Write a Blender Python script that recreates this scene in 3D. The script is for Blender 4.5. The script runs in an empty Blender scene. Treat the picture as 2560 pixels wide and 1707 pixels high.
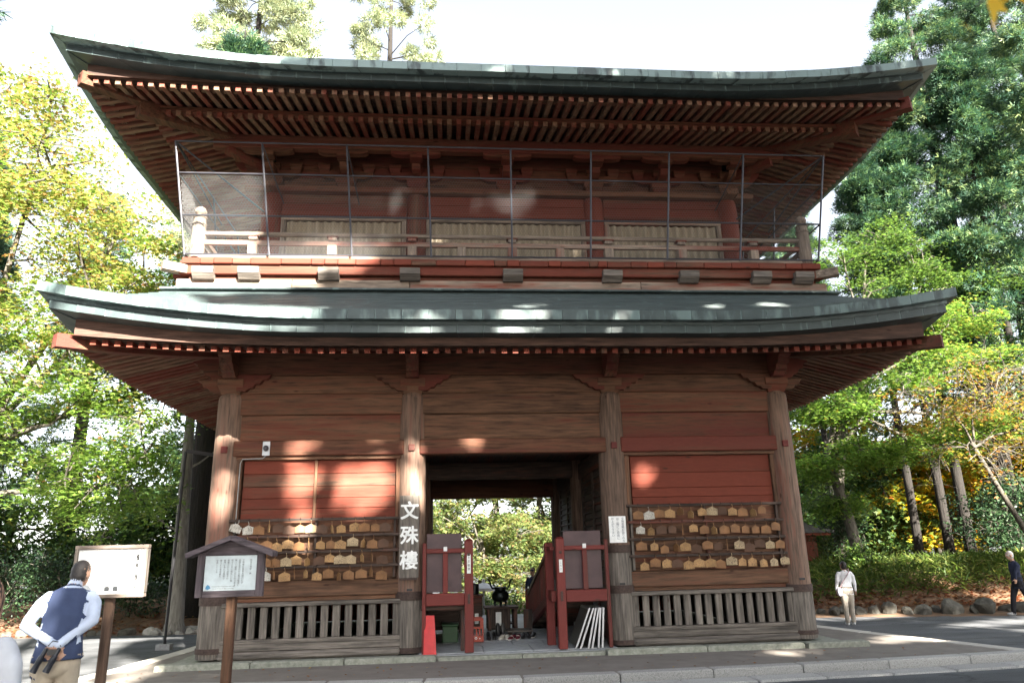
import bpy, bmesh, math, random
import numpy as np
from mathutils import Vector, Matrix

# ------------------------------------------------------------------ camera, world, sun, exposure
S = 1.17            # the survey below is in units of 1.17 m; everything is turned into metres at the end
CAM = np.array([-1.1113, -12.6844, 1.5])
FPX, PITCH, YAW, ROLL = 1826.1, .2796, .0898, -.0242
SUN_AZ, SUN_EL = math.radians(20), math.radians(29.5)      # azimuth to the right of the facade's normal
scene = bpy.context.scene
col = scene.collection
_f = np.array([math.sin(YAW)*math.cos(PITCH), math.cos(YAW)*math.cos(PITCH), math.sin(PITCH)])
_r = np.array([math.cos(YAW), -math.sin(YAW), 0.]); _u = np.cross(_r, _f)
_c, _s = math.cos(ROLL), math.sin(ROLL)
CR, CU, CF = _c*_r+_s*_u, -_s*_r+_c*_u, _f
cam = bpy.data.cameras.new('camera'); camo = bpy.data.objects.new('camera', cam); col.objects.link(camo)
cam.sensor_width = 36; cam.lens = FPX/2560*36; cam.clip_end = 3000; cam.clip_start = .05
cam.dof.use_dof = True; cam.dof.focus_distance = 12.5*S; cam.dof.aperture_fstop = 2.8
camo.matrix_world = Matrix([[CR[0], CU[0], -CF[0], CAM[0]*S], [CR[1], CU[1], -CF[1], CAM[1]*S], [CR[2], CU[2], -CF[2], CAM[2]*S], [0, 0, 0, 1]])
scene.camera = camo
world = bpy.data.worlds.new('World'); scene.world = world; world.use_nodes = True
wn = world.node_tree; bg = wn.nodes['Background']
sky = wn.nodes.new('ShaderNodeTexSky'); sky.sky_type = 'NISHITA'; sky.sun_disc = False
sky.sun_elevation = SUN_EL; sky.sun_rotation = math.pi-SUN_AZ
sky.air_density = 1.0; sky.dust_density = 3.0; sky.altitude = 700
hsv = wn.nodes.new('ShaderNodeHueSaturation'); hsv.inputs['Saturation'].default_value = .38; hsv.inputs['Value'].default_value = 1.0
wn.links.new(sky.outputs[0], hsv.inputs['Color']); wn.links.new(hsv.outputs[0], bg.inputs[0])
bg.inputs[1].default_value = .05
SUND = np.array([math.sin(SUN_AZ)*math.cos(SUN_EL), -math.cos(SUN_AZ)*math.cos(SUN_EL), math.sin(SUN_EL)])   # towards the sun
sl = bpy.data.lights.new('sun', 'SUN'); sl.energy = 5; sl.angle = math.radians(.53); sl.color = (1, .93, .82)
so = bpy.data.objects.new('sun', sl); col.objects.link(so)
so.rotation_euler = Vector(SUND).to_track_quat('Z', 'Y').to_euler(); so.location = (0, 0, 60)
vs = scene.view_settings; vs.view_transform = 'Standard'; vs.look = 'None'; vs.gamma = 1; vs.exposure = 3.5; vs.use_curve_mapping = False
scene.cycles.max_bounces = 8; scene.cycles.transparent_max_bounces = 8; scene.cycles.use_denoising = True
scene.cycles.sample_clamp_indirect = 6

def ray(u, v): return CF+CR*(u-1280)/FPX-CU*(v-853.5)/FPX
def onY(u, v, y): d = ray(u, v); return CAM+d*(y-CAM[1])/d[1]
def onZ(u, v, z): d = ray(u, v); return CAM+d*(z-CAM[2])/d[2]

# ------------------------------------------------------------------ helpers
rnd = random.Random(7); nr = np.random.default_rng(7)
WO = {}             # where each object's origin stands
class MB:
    def __init__(s): s.v = []; s.f = []; s.m = []
    def add(s, v, f, m=0):
        b = len(s.v); s.v.extend([tuple(map(float, q)) for q in v]); s.f.extend([tuple(b+i for i in q) for q in f]); s.m.extend([m]*len(f)); return s
    def box(s, x0, x1, y0, y1, z0, z1, m=0):
        return s.add([(x0,y0,z0),(x1,y0,z0),(x1,y1,z0),(x0,y1,z0),(x0,y0,z1),(x1,y0,z1),(x1,y1,z1),(x0,y1,z1)],
                     [(3,2,1,0),(4,5,6,7),(0,1,5,4),(1,2,6,5),(2,3,7,6),(3,0,4,7)], m)
    def cbox(s, x0, x1, y0, y1, z0, z1, c=.008, m=0):
        c = min(c, (x1-x0)*.3, (y1-y0)*.3, (z1-z0)*.3)
        bm = bmesh.new(); bmesh.ops.create_cube(bm, size=1)
        for v in bm.verts: v.co = ((x0+x1)/2+v.co.x*(x1-x0), (y0+y1)/2+v.co.y*(y1-y0), (z0+z1)/2+v.co.z*(z1-z0))
        bmesh.ops.bevel(bm, geom=bm.edges[:], offset=c, segments=1, affect='EDGES')
        bm.verts.index_update()
        s.add([v.co[:] for v in bm.verts], [[v.index for v in f.verts] for f in bm.faces], m); bm.free(); return s
    def hexa(s, p, m=0):      # p: 4 bottom points ccw from above, 4 top points
        return s.add(p, [(3,2,1,0),(4,5,6,7),(0,1,5,4),(1,2,6,5),(2,3,7,6),(3,0,4,7)], m)
    def beam(s, a, b, w, h, m=0, up=(0,0,1)):    # bar from a to b, section w wide h high, a/b on its centre line
        a = Vector(a); b = Vector(b); d = (b-a).normalized(); sd = d.cross(Vector(up)).normalized(); u = sd.cross(d)
        p = []
        for q in (-1, 1):
            for e, g in ((a,-1),(b,-1),(b,1),(a,1)): p.append(e+sd*(w/2*-g)+u*(h/2*q))
        return s.hexa([p[0],p[1],p[2],p[3],p[4],p[5],p[6],p[7]][:8], m) if True else s
    def tube(s, path, rad, n=8, m=0, cap=True):
        P = [Vector(q) for q in path]; k = len(P)
        if not hasattr(rad, '__len__'): rad = [rad]*k
        T = [(P[min(i+1,k-1)]-P[max(i-1,0)]).normalized() for i in range(k)]
        ref = Vector((0,0,1)) if abs(T[0].z) < .9 else Vector((1,0,0))
        N = T[0].cross(ref).normalized(); v = []
        for i in range(k):
            N = (N-T[i]*N.dot(T[i])).normalized(); B = T[i].cross(N)
            for j in range(n):
                a = 2*math.pi*j/n; v.append(P[i]+(N*math.cos(a)+B*math.sin(a))*rad[i])
        f = [(i*n+j, i*n+(j+1)%n, (i+1)*n+(j+1)%n, (i+1)*n+j) for i in range(k-1) for j in range(n)]
        if cap: f += [tuple(range(n))[::-1], tuple(range((k-1)*n, k*n))]
        return s.add(v, f, m)
    def lathe(s, prof, cx, cy, n=24, m=0, cap=True):     # prof: (r, z)
        v = [(cx+r*math.cos(2*math.pi*j/n), cy+r*math.sin(2*math.pi*j/n), z) for r, z in prof for j in range(n)]
        k = len(prof)
        f = [(i*n+j, i*n+(j+1)%n, (i+1)*n+(j+1)%n, (i+1)*n+j) for i in range(k-1) for j in range(n)]
        if cap: f += [tuple(range(n))[::-1], tuple(range((k-1)*n, k*n))]
        return s.add(v, f, m)
    def prism(s, poly, axis, a, b, m=0):   # poly in the two other axes, swept along axis from a to b
        def P(q, t): return {'x': (t, q[0], q[1]), 'y': (q[0], t, q[1]), 'z': (q[0], q[1], t)}[axis]
        n = len(poly); v = [P(q, a) for q in poly]+[P(q, b) for q in poly]
        f = [tuple(range(n)), tuple(range(n, 2*n))[::-1]]+[(i, n+i, n+(i+1)%n, (i+1)%n) for i in range(n)]
        return s.add(v, f, m)
    def ell(s, c, r, n=12, k=8, m=0, R=None):
        v = []; f = []
        for i in range(k+1):
            a = math.pi*i/k
            for j in range(n):
                q = Vector((r[0]*math.sin(a)*math.cos(2*math.pi*j/n), r[1]*math.sin(a)*math.sin(2*math.pi*j/n), r[2]*math.cos(a)))
                if R: q = R @ q
                v.append(q+Vector(c))
        f = [((i+1)*n+j, (i+1)*n+(j+1)%n, i*n+(j+1)%n, i*n+j) for i in range(k) for j in range(n)]
        return s.add(v, f, m)
    def build(s, name, mat, parent=None, base=False, smooth=False, origin=None, fix=False):
        V = np.array(s.v)
        if origin is None:
            lo, hi = V.min(0), V.max(0); origin = (lo+hi)/2
            if base: origin[2] = lo[2]
        origin = np.array(origin, float)
        me = bpy.data.meshes.new(name); me.from_pydata((V-origin).tolist(), [], s.f)
        mats = mat if isinstance(mat, (list, tuple)) else [mat]
        for q in mats: me.materials.append(q)
        if len(mats) > 1: me.polygons.foreach_set('material_index', s.m)
        if fix:
            bm = bmesh.new(); bm.from_mesh(me); bmesh.ops.recalc_face_normals(bm, faces=bm.faces[:]); bm.to_mesh(me); bm.free()
        if smooth:
            me.polygons.foreach_set('use_smooth', [True]*len(me.polygons))
            if smooth != 'all': me.set_sharp_from_angle(angle=math.radians(40))
        me.update()
        return put(name, me, origin, parent)
def put(name, me, origin, parent=None):
    o = bpy.data.objects.new(name, me); col.objects.link(o)
    origin = np.array(origin, float); WO[o] = origin
    if parent is not None: o.parent = parent; o.location = origin-WO[parent]
    else: o.location = origin
    return o
def dup(o, d, parent=None):      # a copy of one mesh object, moved by d
    c = o.copy(); col.objects.link(c); WO[c] = WO[o]+np.array(d, float)
    p = parent or o.parent
    if p is not None: c.parent = p; c.location = WO[c]-WO[p]
    else: c.location = WO[c]
    return c
def empty(name, loc):
    o = bpy.data.objects.new(name, None); col.objects.link(o); o.location = loc; WO[o] = np.array(loc, float); o.empty_display_size = .2; return o
def tag(o, label=None, cat=None, group=None, kind=None):
    if label: o['label'] = label
    if cat: o['category'] = cat
    if group: o['group'] = group
    if kind: o['kind'] = kind
    return o
def bx(name, mat, parent, x0, x1, y0, y1, z0, z1, c=.008): return MB().cbox(x0, x1, y0, y1, z0, z1, c).build(name, mat, parent)

_G = {}
def glyph(ch, size, bold, extrude):
    k = (ch, size, bold, extrude)
    if k not in _G:
        cu = bpy.data.curves.new('text', 'FONT'); cu.body = ch; cu.size = size; cu.align_x = 'CENTER'; cu.align_y = 'CENTER'; cu.offset = bold; cu.extrude = extrude; cu.resolution_u = 3
        o = bpy.data.objects.new('text', cu); col.objects.link(o)
        dg = bpy.context.evaluated_depsgraph_get(); me = o.evaluated_get(dg).to_mesh()
        _G[k] = ([v.co.copy() for v in me.vertices], [tuple(p.vertices) for p in me.polygons]); o.to_mesh_clear()
        bpy.data.objects.remove(o); bpy.data.curves.remove(cu)
    return _G[k]
TITLE = '「叡渓一郎二人の稚児」より'; TALE = ['むかしむかし', '二人の稚児が', 'ありました']
NOTICE = ['文殊菩薩お詣りの方', 'は二階にご自由に', 'お上がり下さい']
ABOUT = ['国宝文殊楼一棟', '', '文殊楼は慈覚大師円仁が', '中国五台山の文殊菩薩堂に', '倣って創建したものである', '寛文八年に焼失した後', '再建された延暦寺の', '総門にあたる建物で', '楼上に文殊菩薩を', '安置している']
for tx, sz, bo, ex in (('文殊樓', .30, 0., .002), (''.join(NOTICE), .047, 0., .001), ('土足厳禁', .045, 0., .001), ('上り口', .04, 0., .001), (TITLE, .030, 0., .001), (''.join(TALE), .012, 0., .001), (''.join(ABOUT), .021, 0., .001)):
    for ch in set(tx): glyph(ch, sz, bo, ex)       # while the scene is still empty: evaluating is quick

# ------------------------------------------------------------------ materials
def newmat(name):
    m = bpy.data.materials.new(name); m.use_nodes = True; t = m.node_tree; t.nodes.clear()
    o = t.nodes.new('ShaderNodeOutputMaterial'); b = t.nodes.new('ShaderNodeBsdfPrincipled'); t.links.new(b.outputs[0], o.inputs[0])
    return m, t, b, o
def N(t, typ, **kw):
    n = t.nodes.new(typ)
    for k, v in kw.items():
        if k.startswith('i_'):
            key = k[2:].replace('_', ' '); n.inputs[int(key) if key.isdigit() else key].default_value = v
        else: setattr(n, k, v)
    return n
def ramp(t, src, stops):
    r = t.nodes.new('ShaderNodeValToRGB'); e = r.color_ramp.elements
    while len(e) < len(stops): e.new(.5)
    for q, (p, c) in zip(e, stops): q.position = p; q.color = (c[0], c[1], c[2], 1) if hasattr(c, '__len__') else (c, c, c, 1)
    t.links.new(src, r.inputs[0]); return r
def mix(t, fac, a, b, mode='MIX'):
    n = t.nodes.new('ShaderNodeMix'); n.data_type = 'RGBA'; n.blend_type = mode
    for k, q in ((0, fac), (6, a), (7, b)):
        if hasattr(q, 'node'): t.links.new(q, n.inputs[k])
        elif k == 0: n.inputs[0].default_value = q
        else: n.inputs[k].default_value = (q[0], q[1], q[2], 1)
    return n.outputs[2]
def coords(t, scale, rand=40., src='Object'):
    tc = N(t, 'ShaderNodeTexCoord'); oi = N(t, 'ShaderNodeObjectInfo')
    mm = N(t, 'ShaderNodeVectorMath', operation='MULTIPLY_ADD')
    cb = N(t, 'ShaderNodeCombineXYZ')
    for i, k in enumerate((1., 1.7, 2.3)):
        q = N(t, 'ShaderNodeMath', operation='MULTIPLY', i_1=rand*k); t.links.new(oi.outputs['Random'], q.inputs[0]); t.links.new(q.outputs[0], cb.inputs[i])
    mm.inputs[1].default_value = scale
    t.links.new(tc.outputs[src], mm.inputs[0]); t.links.new(cb.outputs[0], mm.inputs[2])
    return mm.outputs[0], oi
def wood(name, axis, bare, paint, amount, rough=.75, grain=1., knots=True, sat=.22):
    m, t, b, o = newmat(name)
    st = {'x': (1.1, 14, 14), 'y': (14, 1.1, 14), 'z': (14, 14, 1.1)}[axis]
    v, oi = coords(t, st)
    v2, _ = coords(t, tuple(q*.22 if q < 2 else q*.28 for q in st))
    g = N(t, 'ShaderNodeTexNoise', i_Scale=1.5, i_Detail=8, i_Roughness=.62); t.links.new(v, g.inputs['Vector'])
    big = N(t, 'ShaderNodeTexNoise', i_Scale=1.1, i_Detail=5, i_Roughness=.6); t.links.new(v2, big.inputs['Vector'])
    fine = N(t, 'ShaderNodeTexNoise', i_Scale=6, i_Detail=4); t.links.new(v, fine.inputs['Vector'])
    d = [q*.36 for q in bare]; l = [min(1, q*1.75) for q in bare]
    bare_c = ramp(t, g.outputs[0], ((.30, d), (.5, bare), (.70, l))).outputs[0]
    sm = N(t, 'ShaderNodeMath', operation='MULTIPLY_ADD', i_1=sat, i_2=0.); t.links.new(oi.outputs['Random'], sm.inputs[0])
    pd = [q*.72 for q in paint]
    paint_c = ramp(t, fine.outputs[0], ((.3, pd), (.7, paint))).outputs[0]
    a1 = N(t, 'ShaderNodeMath', operation='MULTIPLY_ADD', i_1=.45, i_2=0); t.links.new(g.outputs[0], a1.inputs[0])
    a2 = N(t, 'ShaderNodeMath', operation='MULTIPLY_ADD', i_1=.55); t.links.new(big.outputs[0], a2.inputs[0]); t.links.new(a1.outputs[0], a2.inputs[2])
    a3 = N(t, 'ShaderNodeMath', operation='ADD'); t.links.new(a2.outputs[0], a3.inputs[0]); t.links.new(sm.outputs[0], a3.inputs[1])
    th = 1-amount
    pm = ramp(t, a3.outputs[0], ((max(0, .38+.3*th-.03+sat*.5-.1), 0.), (min(1, .38+.3*th+.12+sat*.5-.1), 1.))).outputs[0] if amount > 0 else None
    c = mix(t, pm, bare_c, paint_c) if pm else bare_c
    if knots:
        ks = {'x': (.9, 2.6, 2.6), 'y': (2.6, .9, 2.6), 'z': (2.6, 2.6, .9)}[axis]
        kv, _ = coords(t, ks, 17.)
        vo = N(t, 'ShaderNodeTexVoronoi', i_Scale=1.5, i_Randomness=1.); t.links.new(kv, vo.inputs['Vector'])
        km = ramp(t, vo.outputs['Distance'], ((.045, .9), (.10, 0.))).outputs[0]
        c = mix(t, km, c, (bare[0]*.35, bare[1]*.22, bare[2]*.18))
    hv = N(t, 'ShaderNodeHueSaturation'); t.links.new(c, hv.inputs['Color'])
    vv = N(t, 'ShaderNodeMath', operation='MULTIPLY_ADD', i_1=.45, i_2=.78); t.links.new(oi.outputs['Random'], vv.inputs[0]); t.links.new(vv.outputs[0], hv.inputs['Value'])
    t.links.new(hv.outputs[0], b.inputs['Base Color']); b.inputs['Roughness'].default_value = rough; b.inputs['Specular IOR Level'].default_value = .3
    bp = N(t, 'ShaderNodeBump', i_Strength=.35*grain, i_Distance=.02); t.links.new(g.outputs[0], bp.inputs['Height']); t.links.new(bp.outputs[0], b.inputs['Normal'])
    return m
RED = (.150, .032, .017); BARE = (.120, .053, .029); GREY = (.13, .112, .096); PALE = (.23, .18, .14)
W = {}
for ax in 'xyz':
    W['red'+ax] = wood('red painted wood '+ax, ax, (.13, .068, .042), RED, .74)
    W['worn'+ax] = wood('worn red wood '+ax, ax, BARE, (.125, .030, .020), .46)
    W['bare'+ax] = wood('weathered wood '+ax, ax, (.128, .066, .038), (.125, .034, .019), .22, sat=.12)
    W['grey'+ax] = wood('grey weathered wood '+ax, ax, GREY, RED, 0)
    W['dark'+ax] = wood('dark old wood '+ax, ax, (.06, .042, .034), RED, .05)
    W['pale'+ax] = wood('pale new wood '+ax, ax, PALE, RED, .1)
    W['raft'+ax] = wood('rafter wood '+ax, ax, (.21, .125, .078), (.15, .038, .024), .40, knots=False)  # bare tone lightened to stand in for light bounced up from the ground
    W['post'+ax] = wood('weathered column wood '+ax, ax, (.150, .098, .072), (.14, .045, .03), .08, sat=.06)
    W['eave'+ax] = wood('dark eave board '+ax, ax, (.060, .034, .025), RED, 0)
    W['lac'+ax] = wood('red lacquered timber '+ax, ax, (.13, .06, .042), (.15, .024, .019), .86, rough=.55)
def noisy(name, c1, c2, scale, rough=.8, bump=0., detail=6, metallic=0., rand=20., c3=None, spec=.4, stretch=(1,1,1), var=.0, bdist=.02):
    m, t, b, o = newmat(name)
    v, oi = coords(t, stretch, rand)
    n = N(t, 'ShaderNodeTexNoise', i_Scale=scale, i_Detail=detail, i_Roughness=.6); t.links.new(v, n.inputs['Vector'])
    st = ((.3, c1), (.7, c2)) if c3 is None else ((.25, c1), (.5, c2), (.75, c3))
    c = ramp(t, n.outputs[0], st).outputs[0]
    if var:
        hv = N(t, 'ShaderNodeHueSaturation'); t.links.new(c, hv.inputs['Color'])
        vv = N(t, 'ShaderNodeMath', operation='MULTIPLY_ADD', i_1=var, i_2=1-var/2); t.links.new(oi.outputs['Random'], vv.inputs[0]); t.links.new(vv.outputs[0], hv.inputs['Value']); c = hv.outputs[0]
    t.links.new(c, b.inputs['Base Color']); b.inputs['Roughness'].default_value = rough; b.inputs['Metallic'].default_value = metallic; b.inputs['Specular IOR Level'].default_value = spec
    if bump:
        bp = N(t, 'ShaderNodeBump', i_Strength=bump, i_Distance=bdist); t.links.new(n.outputs[0], bp.inputs['Height']); t.links.new(bp.outputs[0], b.inputs['Normal'])
    return m
def plain(name, c, rough=.6, metallic=0., spec=.5):
    return noisy(name, [q*.85 for q in c], [min(1, q*1.1) for q in c], 9, rough, metallic=metallic, spec=spec)
iron = noisy('rusty iron', (.045, .03, .026), (.09, .06, .05), 25, .7, .3, metallic=.4)
black = plain('black painted steel', (.012, .012, .014), .5)
granite = noisy('granite', (.16, .155, .145), (.36, .35, .33), 60, .85, .4, 4, c3=(.44, .43, .40), var=.25)
stone_green = noisy('mossy foundation stone', (.17, .18, .14), (.33, .33, .28), 14, .9, .5, 8, var=.25)
concrete = noisy('walk concrete', (.15, .132, .115), (.20, .178, .156), 3, .9, .35, 12)
concrete_pale = noisy('pale edging concrete', (.40, .37, .33), (.52, .49, .44), 8, .9, .3, 8, var=.15)
paving = noisy('passage stone', (.22, .23, .24), (.36, .37, .38), 8, .55, .3, 8, var=.2)
rockm = noisy('rock', (.03, .028, .022), (.10, .095, .08), 5, .9, .8, 10, var=.35, bdist=.06)
bark_m = noisy('maple bark', (.022, .019, .016), (.075, .066, .053), 6, .9, .8, 9, stretch=(2, 2, .8), c3=(.14, .128, .10), bdist=.05)
bark_c = noisy('cedar bark', (.008, .007, .006), (.022, .018, .015), 7, .95, .9, 8, stretch=(3, 3, .35), bdist=.05)
bark_d = noisy('bleached dead wood', (.11, .10, .09), (.25, .235, .21), 6, .9, .7, 8, stretch=(3, 3, .3), bdist=.03)
bronze = noisy('blackened bronze', (.012, .015, .016), (.035, .04, .04), 12, .38, .2, metallic=.8)
alu = plain('aluminium', (.42, .43, .45), .4, .8)
white = plain('white enamel', (.80, .81, .80), .35)
paper = plain('white paper', (.82, .83, .80), .8)
ink = plain('black ink', (.02, .02, .022), .7)
inkg = plain('grey ink', (.22, .24, .26), .8)
brownpan = noisy('purple brown board', (.050, .026, .030), (.085, .046, .050), 3, .45, .05, 6)
def copper(name, lo=.64, hi=.74):
    m, t, b, o = newmat(name)
    v, oi = coords(t, (1, 1, 1), 30)
    n = N(t, 'ShaderNodeTexNoise', i_Scale=3.2, i_Detail=8, i_Roughness=.6); t.links.new(v, n.inputs['Vector'])
    base = ramp(t, n.outputs[0], ((.3, (.032, .048, .050)), (.7, (.056, .080, .080)))).outputs[0]
    v2, _ = coords(t, (5, 5, 1.6), 11)
    n2 = N(t, 'ShaderNodeTexNoise', i_Scale=.9, i_Detail=5); t.links.new(v2, n2.inputs['Vector'])
    q = N(t, 'ShaderNodeMath', operation='MULTIPLY_ADD', i_1=.14, i_2=-.07); t.links.new(oi.outputs['Random'], q.inputs[0])
    q2 = N(t, 'ShaderNodeMath', operation='ADD'); t.links.new(q.outputs[0], q2.inputs[0]); t.links.new(n2.outputs[0], q2.inputs[1])
    pm = ramp(t, q2.outputs[0], ((lo, 0.), (hi, .75))).outputs[0]
    c = mix(t, pm, base, (.13, .19, .185) if lo > .4 else (.22, .31, .30))
    tc = N(t, 'ShaderNodeTexCoord'); sx = N(t, 'ShaderNodeSeparateXYZ'); t.links.new(tc.outputs['Generated'], sx.inputs[0])
    e1 = N(t, 'ShaderNodeMath', operation='SUBTRACT', i_1=.5); t.links.new(sx.outputs[0], e1.inputs[0]); e2 = N(t, 'ShaderNodeMath', operation='ABSOLUTE'); t.links.new(e1.outputs[0], e2.inputs[0])
    n3 = N(t, 'ShaderNodeTexNoise', i_Scale=9., i_Detail=3); t.links.new(v, n3.inputs['Vector'])
    e3 = N(t, 'ShaderNodeMath', operation='MULTIPLY_ADD', i_1=.16, i_2=-.08); t.links.new(n3.outputs[0], e3.inputs[0]); e4 = N(t, 'ShaderNodeMath', operation='ADD'); t.links.new(e2.outputs[0], e4.inputs[0]); t.links.new(e3.outputs[0], e4.inputs[1])
    sm_ = ramp(t, e4.outputs[0], ((.455, 0.), (.50, .55))).outputs[0]
    c = mix(t, sm_, c, (.16, .23, .225))
    t.links.new(c, b.inputs['Base Color']); b.inputs['Roughness'].default_value = .45; b.inputs['Metallic'].default_value = .1; b.inputs['Specular IOR Level'].default_value = .45
    bp = N(t, 'ShaderNodeBump', i_Strength=.25, i_Distance=.03); t.links.new(n.outputs[0], bp.inputs['Height']); t.links.new(bp.outputs[0], b.inputs['Normal'])
    return m
cop = copper('weathered copper sheet'); cop2 = copper('patinated copper sheet', .47, .60); cop3 = copper('copper sheet pale from patina and light', .38, .50)  # cop3 colour holds patina and also the light on the upper fascia
def leafmat(name, trans=.35, rough=.5):
    m, t, b, o = newmat(name)
    at = N(t, 'ShaderNodeAttribute', attribute_name='Col')
    t.links.new(at.outputs['Color'], b.inputs['Base Color']); b.inputs['Roughness'].default_value = rough; b.inputs['Specular IOR Level'].default_value = .35
    tr = N(t, 'ShaderNodeBsdfTranslucent'); hs = N(t, 'ShaderNodeHueSaturation', i_Value=1.5, i_Saturation=1.05)
    t.links.new(at.outputs['Color'], hs.inputs['Color']); t.links.new(hs.outputs[0], tr.inputs[0])
    mx = N(t, 'ShaderNodeMixShader', i_0=trans); t.links.new(b.outputs[0], mx.inputs[1]); t.links.new(tr.outputs[0], mx.inputs[2]); t.links.new(mx.outputs[0], o.inputs[0])
    return m
leaf_b = leafmat('broad leaves', .5); leaf_c = leafmat('conifer needles', .18, .6); leaf_s = leafmat('shrub leaves', .2, .35)

# ------------------------------------------------------------------ terrain, road, walk
def sst(a, b, x): x = np.clip((x-a)/(b-a), 0, 1); return x*x*(3-2*x)
def ground_h(x, y):
    x = np.asarray(x, float); y = np.asarray(y, float)
    z = -.215+.33*sst(-3.0, -6.2, y)+0*x
    bank = sst(5.3, 8.6, y+.25*(x-9))*sst(6.9, 8.6, x); z = z+bank*(.75+.03*np.clip(x-9, 0, 20))           # bank on the right
    bl = sst(7.4, 11, y)*sst(-6.2, -8, x); z = z+bl*.55                                                   # mound on the left
    z = z-.55*sst(7.2, 9.2, y)*(1-sst(5.5, 7., np.abs(x)))                                               # the garden behind lies lower
    z = z-6*sst(22, 60, y)-4*sst(22, 60, np.abs(x))-25*sst(60, 200, np.hypot(x, y))
    return z
xs = np.concatenate([np.linspace(-300, -40, 9), np.linspace(-36, -14, 12), np.linspace(-13, 16, 88), np.linspace(17, 40, 14), np.linspace(45, 300, 9)])
ys = np.concatenate([np.linspace(-120, -20, 9), np.linspace(-18, -7, 9), np.linspace(-6.5, 14, 64), np.linspace(15, 40, 18), np.linspace(45, 400, 12)])
gx, gy = np.meshgrid(xs, ys); gz = ground_h(gx, gy)+nr.normal(0, .012, gx.shape)*(gz_ := sst(5.5, 9, gy))
me = bpy.data.meshes.new('ground'); nx, ny = len(xs), len(ys)
me.from_pydata(np.stack([gx, gy, gz], -1).reshape(-1, 3).tolist(), [], [(j*nx+i, j*nx+i+1, (j+1)*nx+i+1, (j+1)*nx+i) for j in range(ny-1) for i in range(nx-1)])
soil = noisy('leaf litter soil', (.06, .042, .028), (.14, .085, .05), 3, .95, .6, 10, c3=(.20, .11, .06), bdist=.05)
me.materials.append(soil); me.polygons.foreach_set('use_smooth', [True]*len(me.polygons))
ground = tag(put('ground', me, (0, 0, 0)), kind='structure')

asph = noisy('asphalt', (.062, .066, .072), (.10, .104, .11), 120, .85, .35, 4, spec=.35)
_t = asph.node_tree; _b = [n for n in _t.nodes if n.type == 'BSDF_PRINCIPLED'][0]
_v, _ = coords(_t, (.35, 1.1, 1), 0)
_n = N(_t, 'ShaderNodeTexNoise', i_Scale=1.2, i_Detail=5); _t.links.new(_v, _n.inputs['Vector'])
_vo = N(_t, 'ShaderNodeTexVoronoi', feature='DISTANCE_TO_EDGE', i_Scale=.55); _nn = N(_t, 'ShaderNodeTexNoise', i_Scale=2.5, i_Detail=6); _wv = N(_t, 'ShaderNodeVectorMath', operation='MULTIPLY_ADD'); _t.links.new(_v, _nn.inputs['Vector']); _t.links.new(_nn.outputs['Color'], _wv.inputs[0]); _wv.inputs[1].default_value = (.9, .9, .9); _t.links.new(_v, _wv.inputs[2]); _t.links.new(_wv.outputs[0], _vo.inputs['Vector'])
_ck = ramp(_t, _vo.outputs['Distance'], ((.004, .45), (.012, 1.)))
_r2 = ramp(_t, _n.outputs[0], ((.35, .70), (.7, 1.35))); _src = _b.inputs['Base Color'].links[0].from_socket
_t.links.new(mix(_t, 1., mix(_t, 1., _src, _r2.outputs[0], 'MULTIPLY'), _ck.outputs[0], 'MULTIPLY'), _b.inputs['Base Color'])
def sheet(name, x0, x1, y0, y1, dz, mat, nx=40, ny=40, keep=None):
    X = np.linspace(x0, x1, nx); Yv = np.linspace(y0, y1, ny); a, b = np.meshgrid(X, Yv); z = ground_h(a, b)+dz
    f = [(j*nx+i, j*nx+i+1, (j+1)*nx+i+1, (j+1)*nx+i) for j in range(ny-1) for i in range(nx-1)]
    if keep is not None: f = [q for q in f if keep(X[q[0] % nx]+(x1-x0)/nx/2, Yv[q[0]//nx]+(y1-y0)/ny/2)]
    me = bpy.data.meshes.new(name); me.from_pydata(np.stack([a, b, z], -1).reshape(-1, 3).tolist(), [], f); me.materials.append(mat)
    bm = bmesh.new(); bm.from_mesh(me); bmesh.ops.delete(bm, geom=[v for v in bm.verts if not v.link_faces], context='VERTS'); bm.to_mesh(me); bm.free()
    return tag(put(name, me, (0, 0, 0)), kind='structure')
def road_keep(x, y):
    if y > 5.15-.25*(x-9) and x > 6.9: return False
    if x < -6.2 and y > 6.6+.12*(x+8)*(-1): return False
    if y > 6.9: return False
    return True
road = sheet('road', -30, 26, -24, 7.2, .008, asph, 140, 160, road_keep)

# raised walk round the gate: outline (front is a shallow arc), kerbs of single stones
front = [(-6.45, -1.35), (-5.2, -1.85), (-3.65, -2.12), (-2.1, -2.28), (-.55, -2.36), (1., -2.34), (2.85, -2.25), (4.75, -2.12), (6.2, -2.0), (7.55, -1.84)]
right = [(7.55, -1.84), (7.1, -.3), (6.75, .9), (6.35, 2.2), (6.2, 4.), (6.2, 7.4)]
left = [(-5.7, 7.4), (-5.75, 4.), (-5.9, 2.2), (-6.1, .4), (-6.3, -.6), (-6.45, -1.35)]
ZW = -.085
poly = front+right[1:]+left[:-1]
mb = MB(); n = len(poly)
mb.add([(x, y, ZW) for x, y in poly]+[(x, y, -.4) for x, y in poly], [tuple(range(n))]+[(i, n+i, n+(i+1) % n, (i+1) % n) for i in range(n)])
walk = tag(mb.build('pavement', concrete, origin=(0, 0, 0), fix=True), kind='structure')
def along(pts, step):
    P = np.array(pts, float); seg = np.linalg.norm(np.diff(P, axis=0), axis=1); cum = np.concatenate([[0], np.cumsum(seg)])
    n = max(1, round(cum[-1]/step)); out = []
    for i in range(n+1):
        t = cum[-1]*i/n; out.append([np.interp(t, cum, P[:, 0]), np.interp(t, cum, P[:, 1])])
    return np.array(out)
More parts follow.
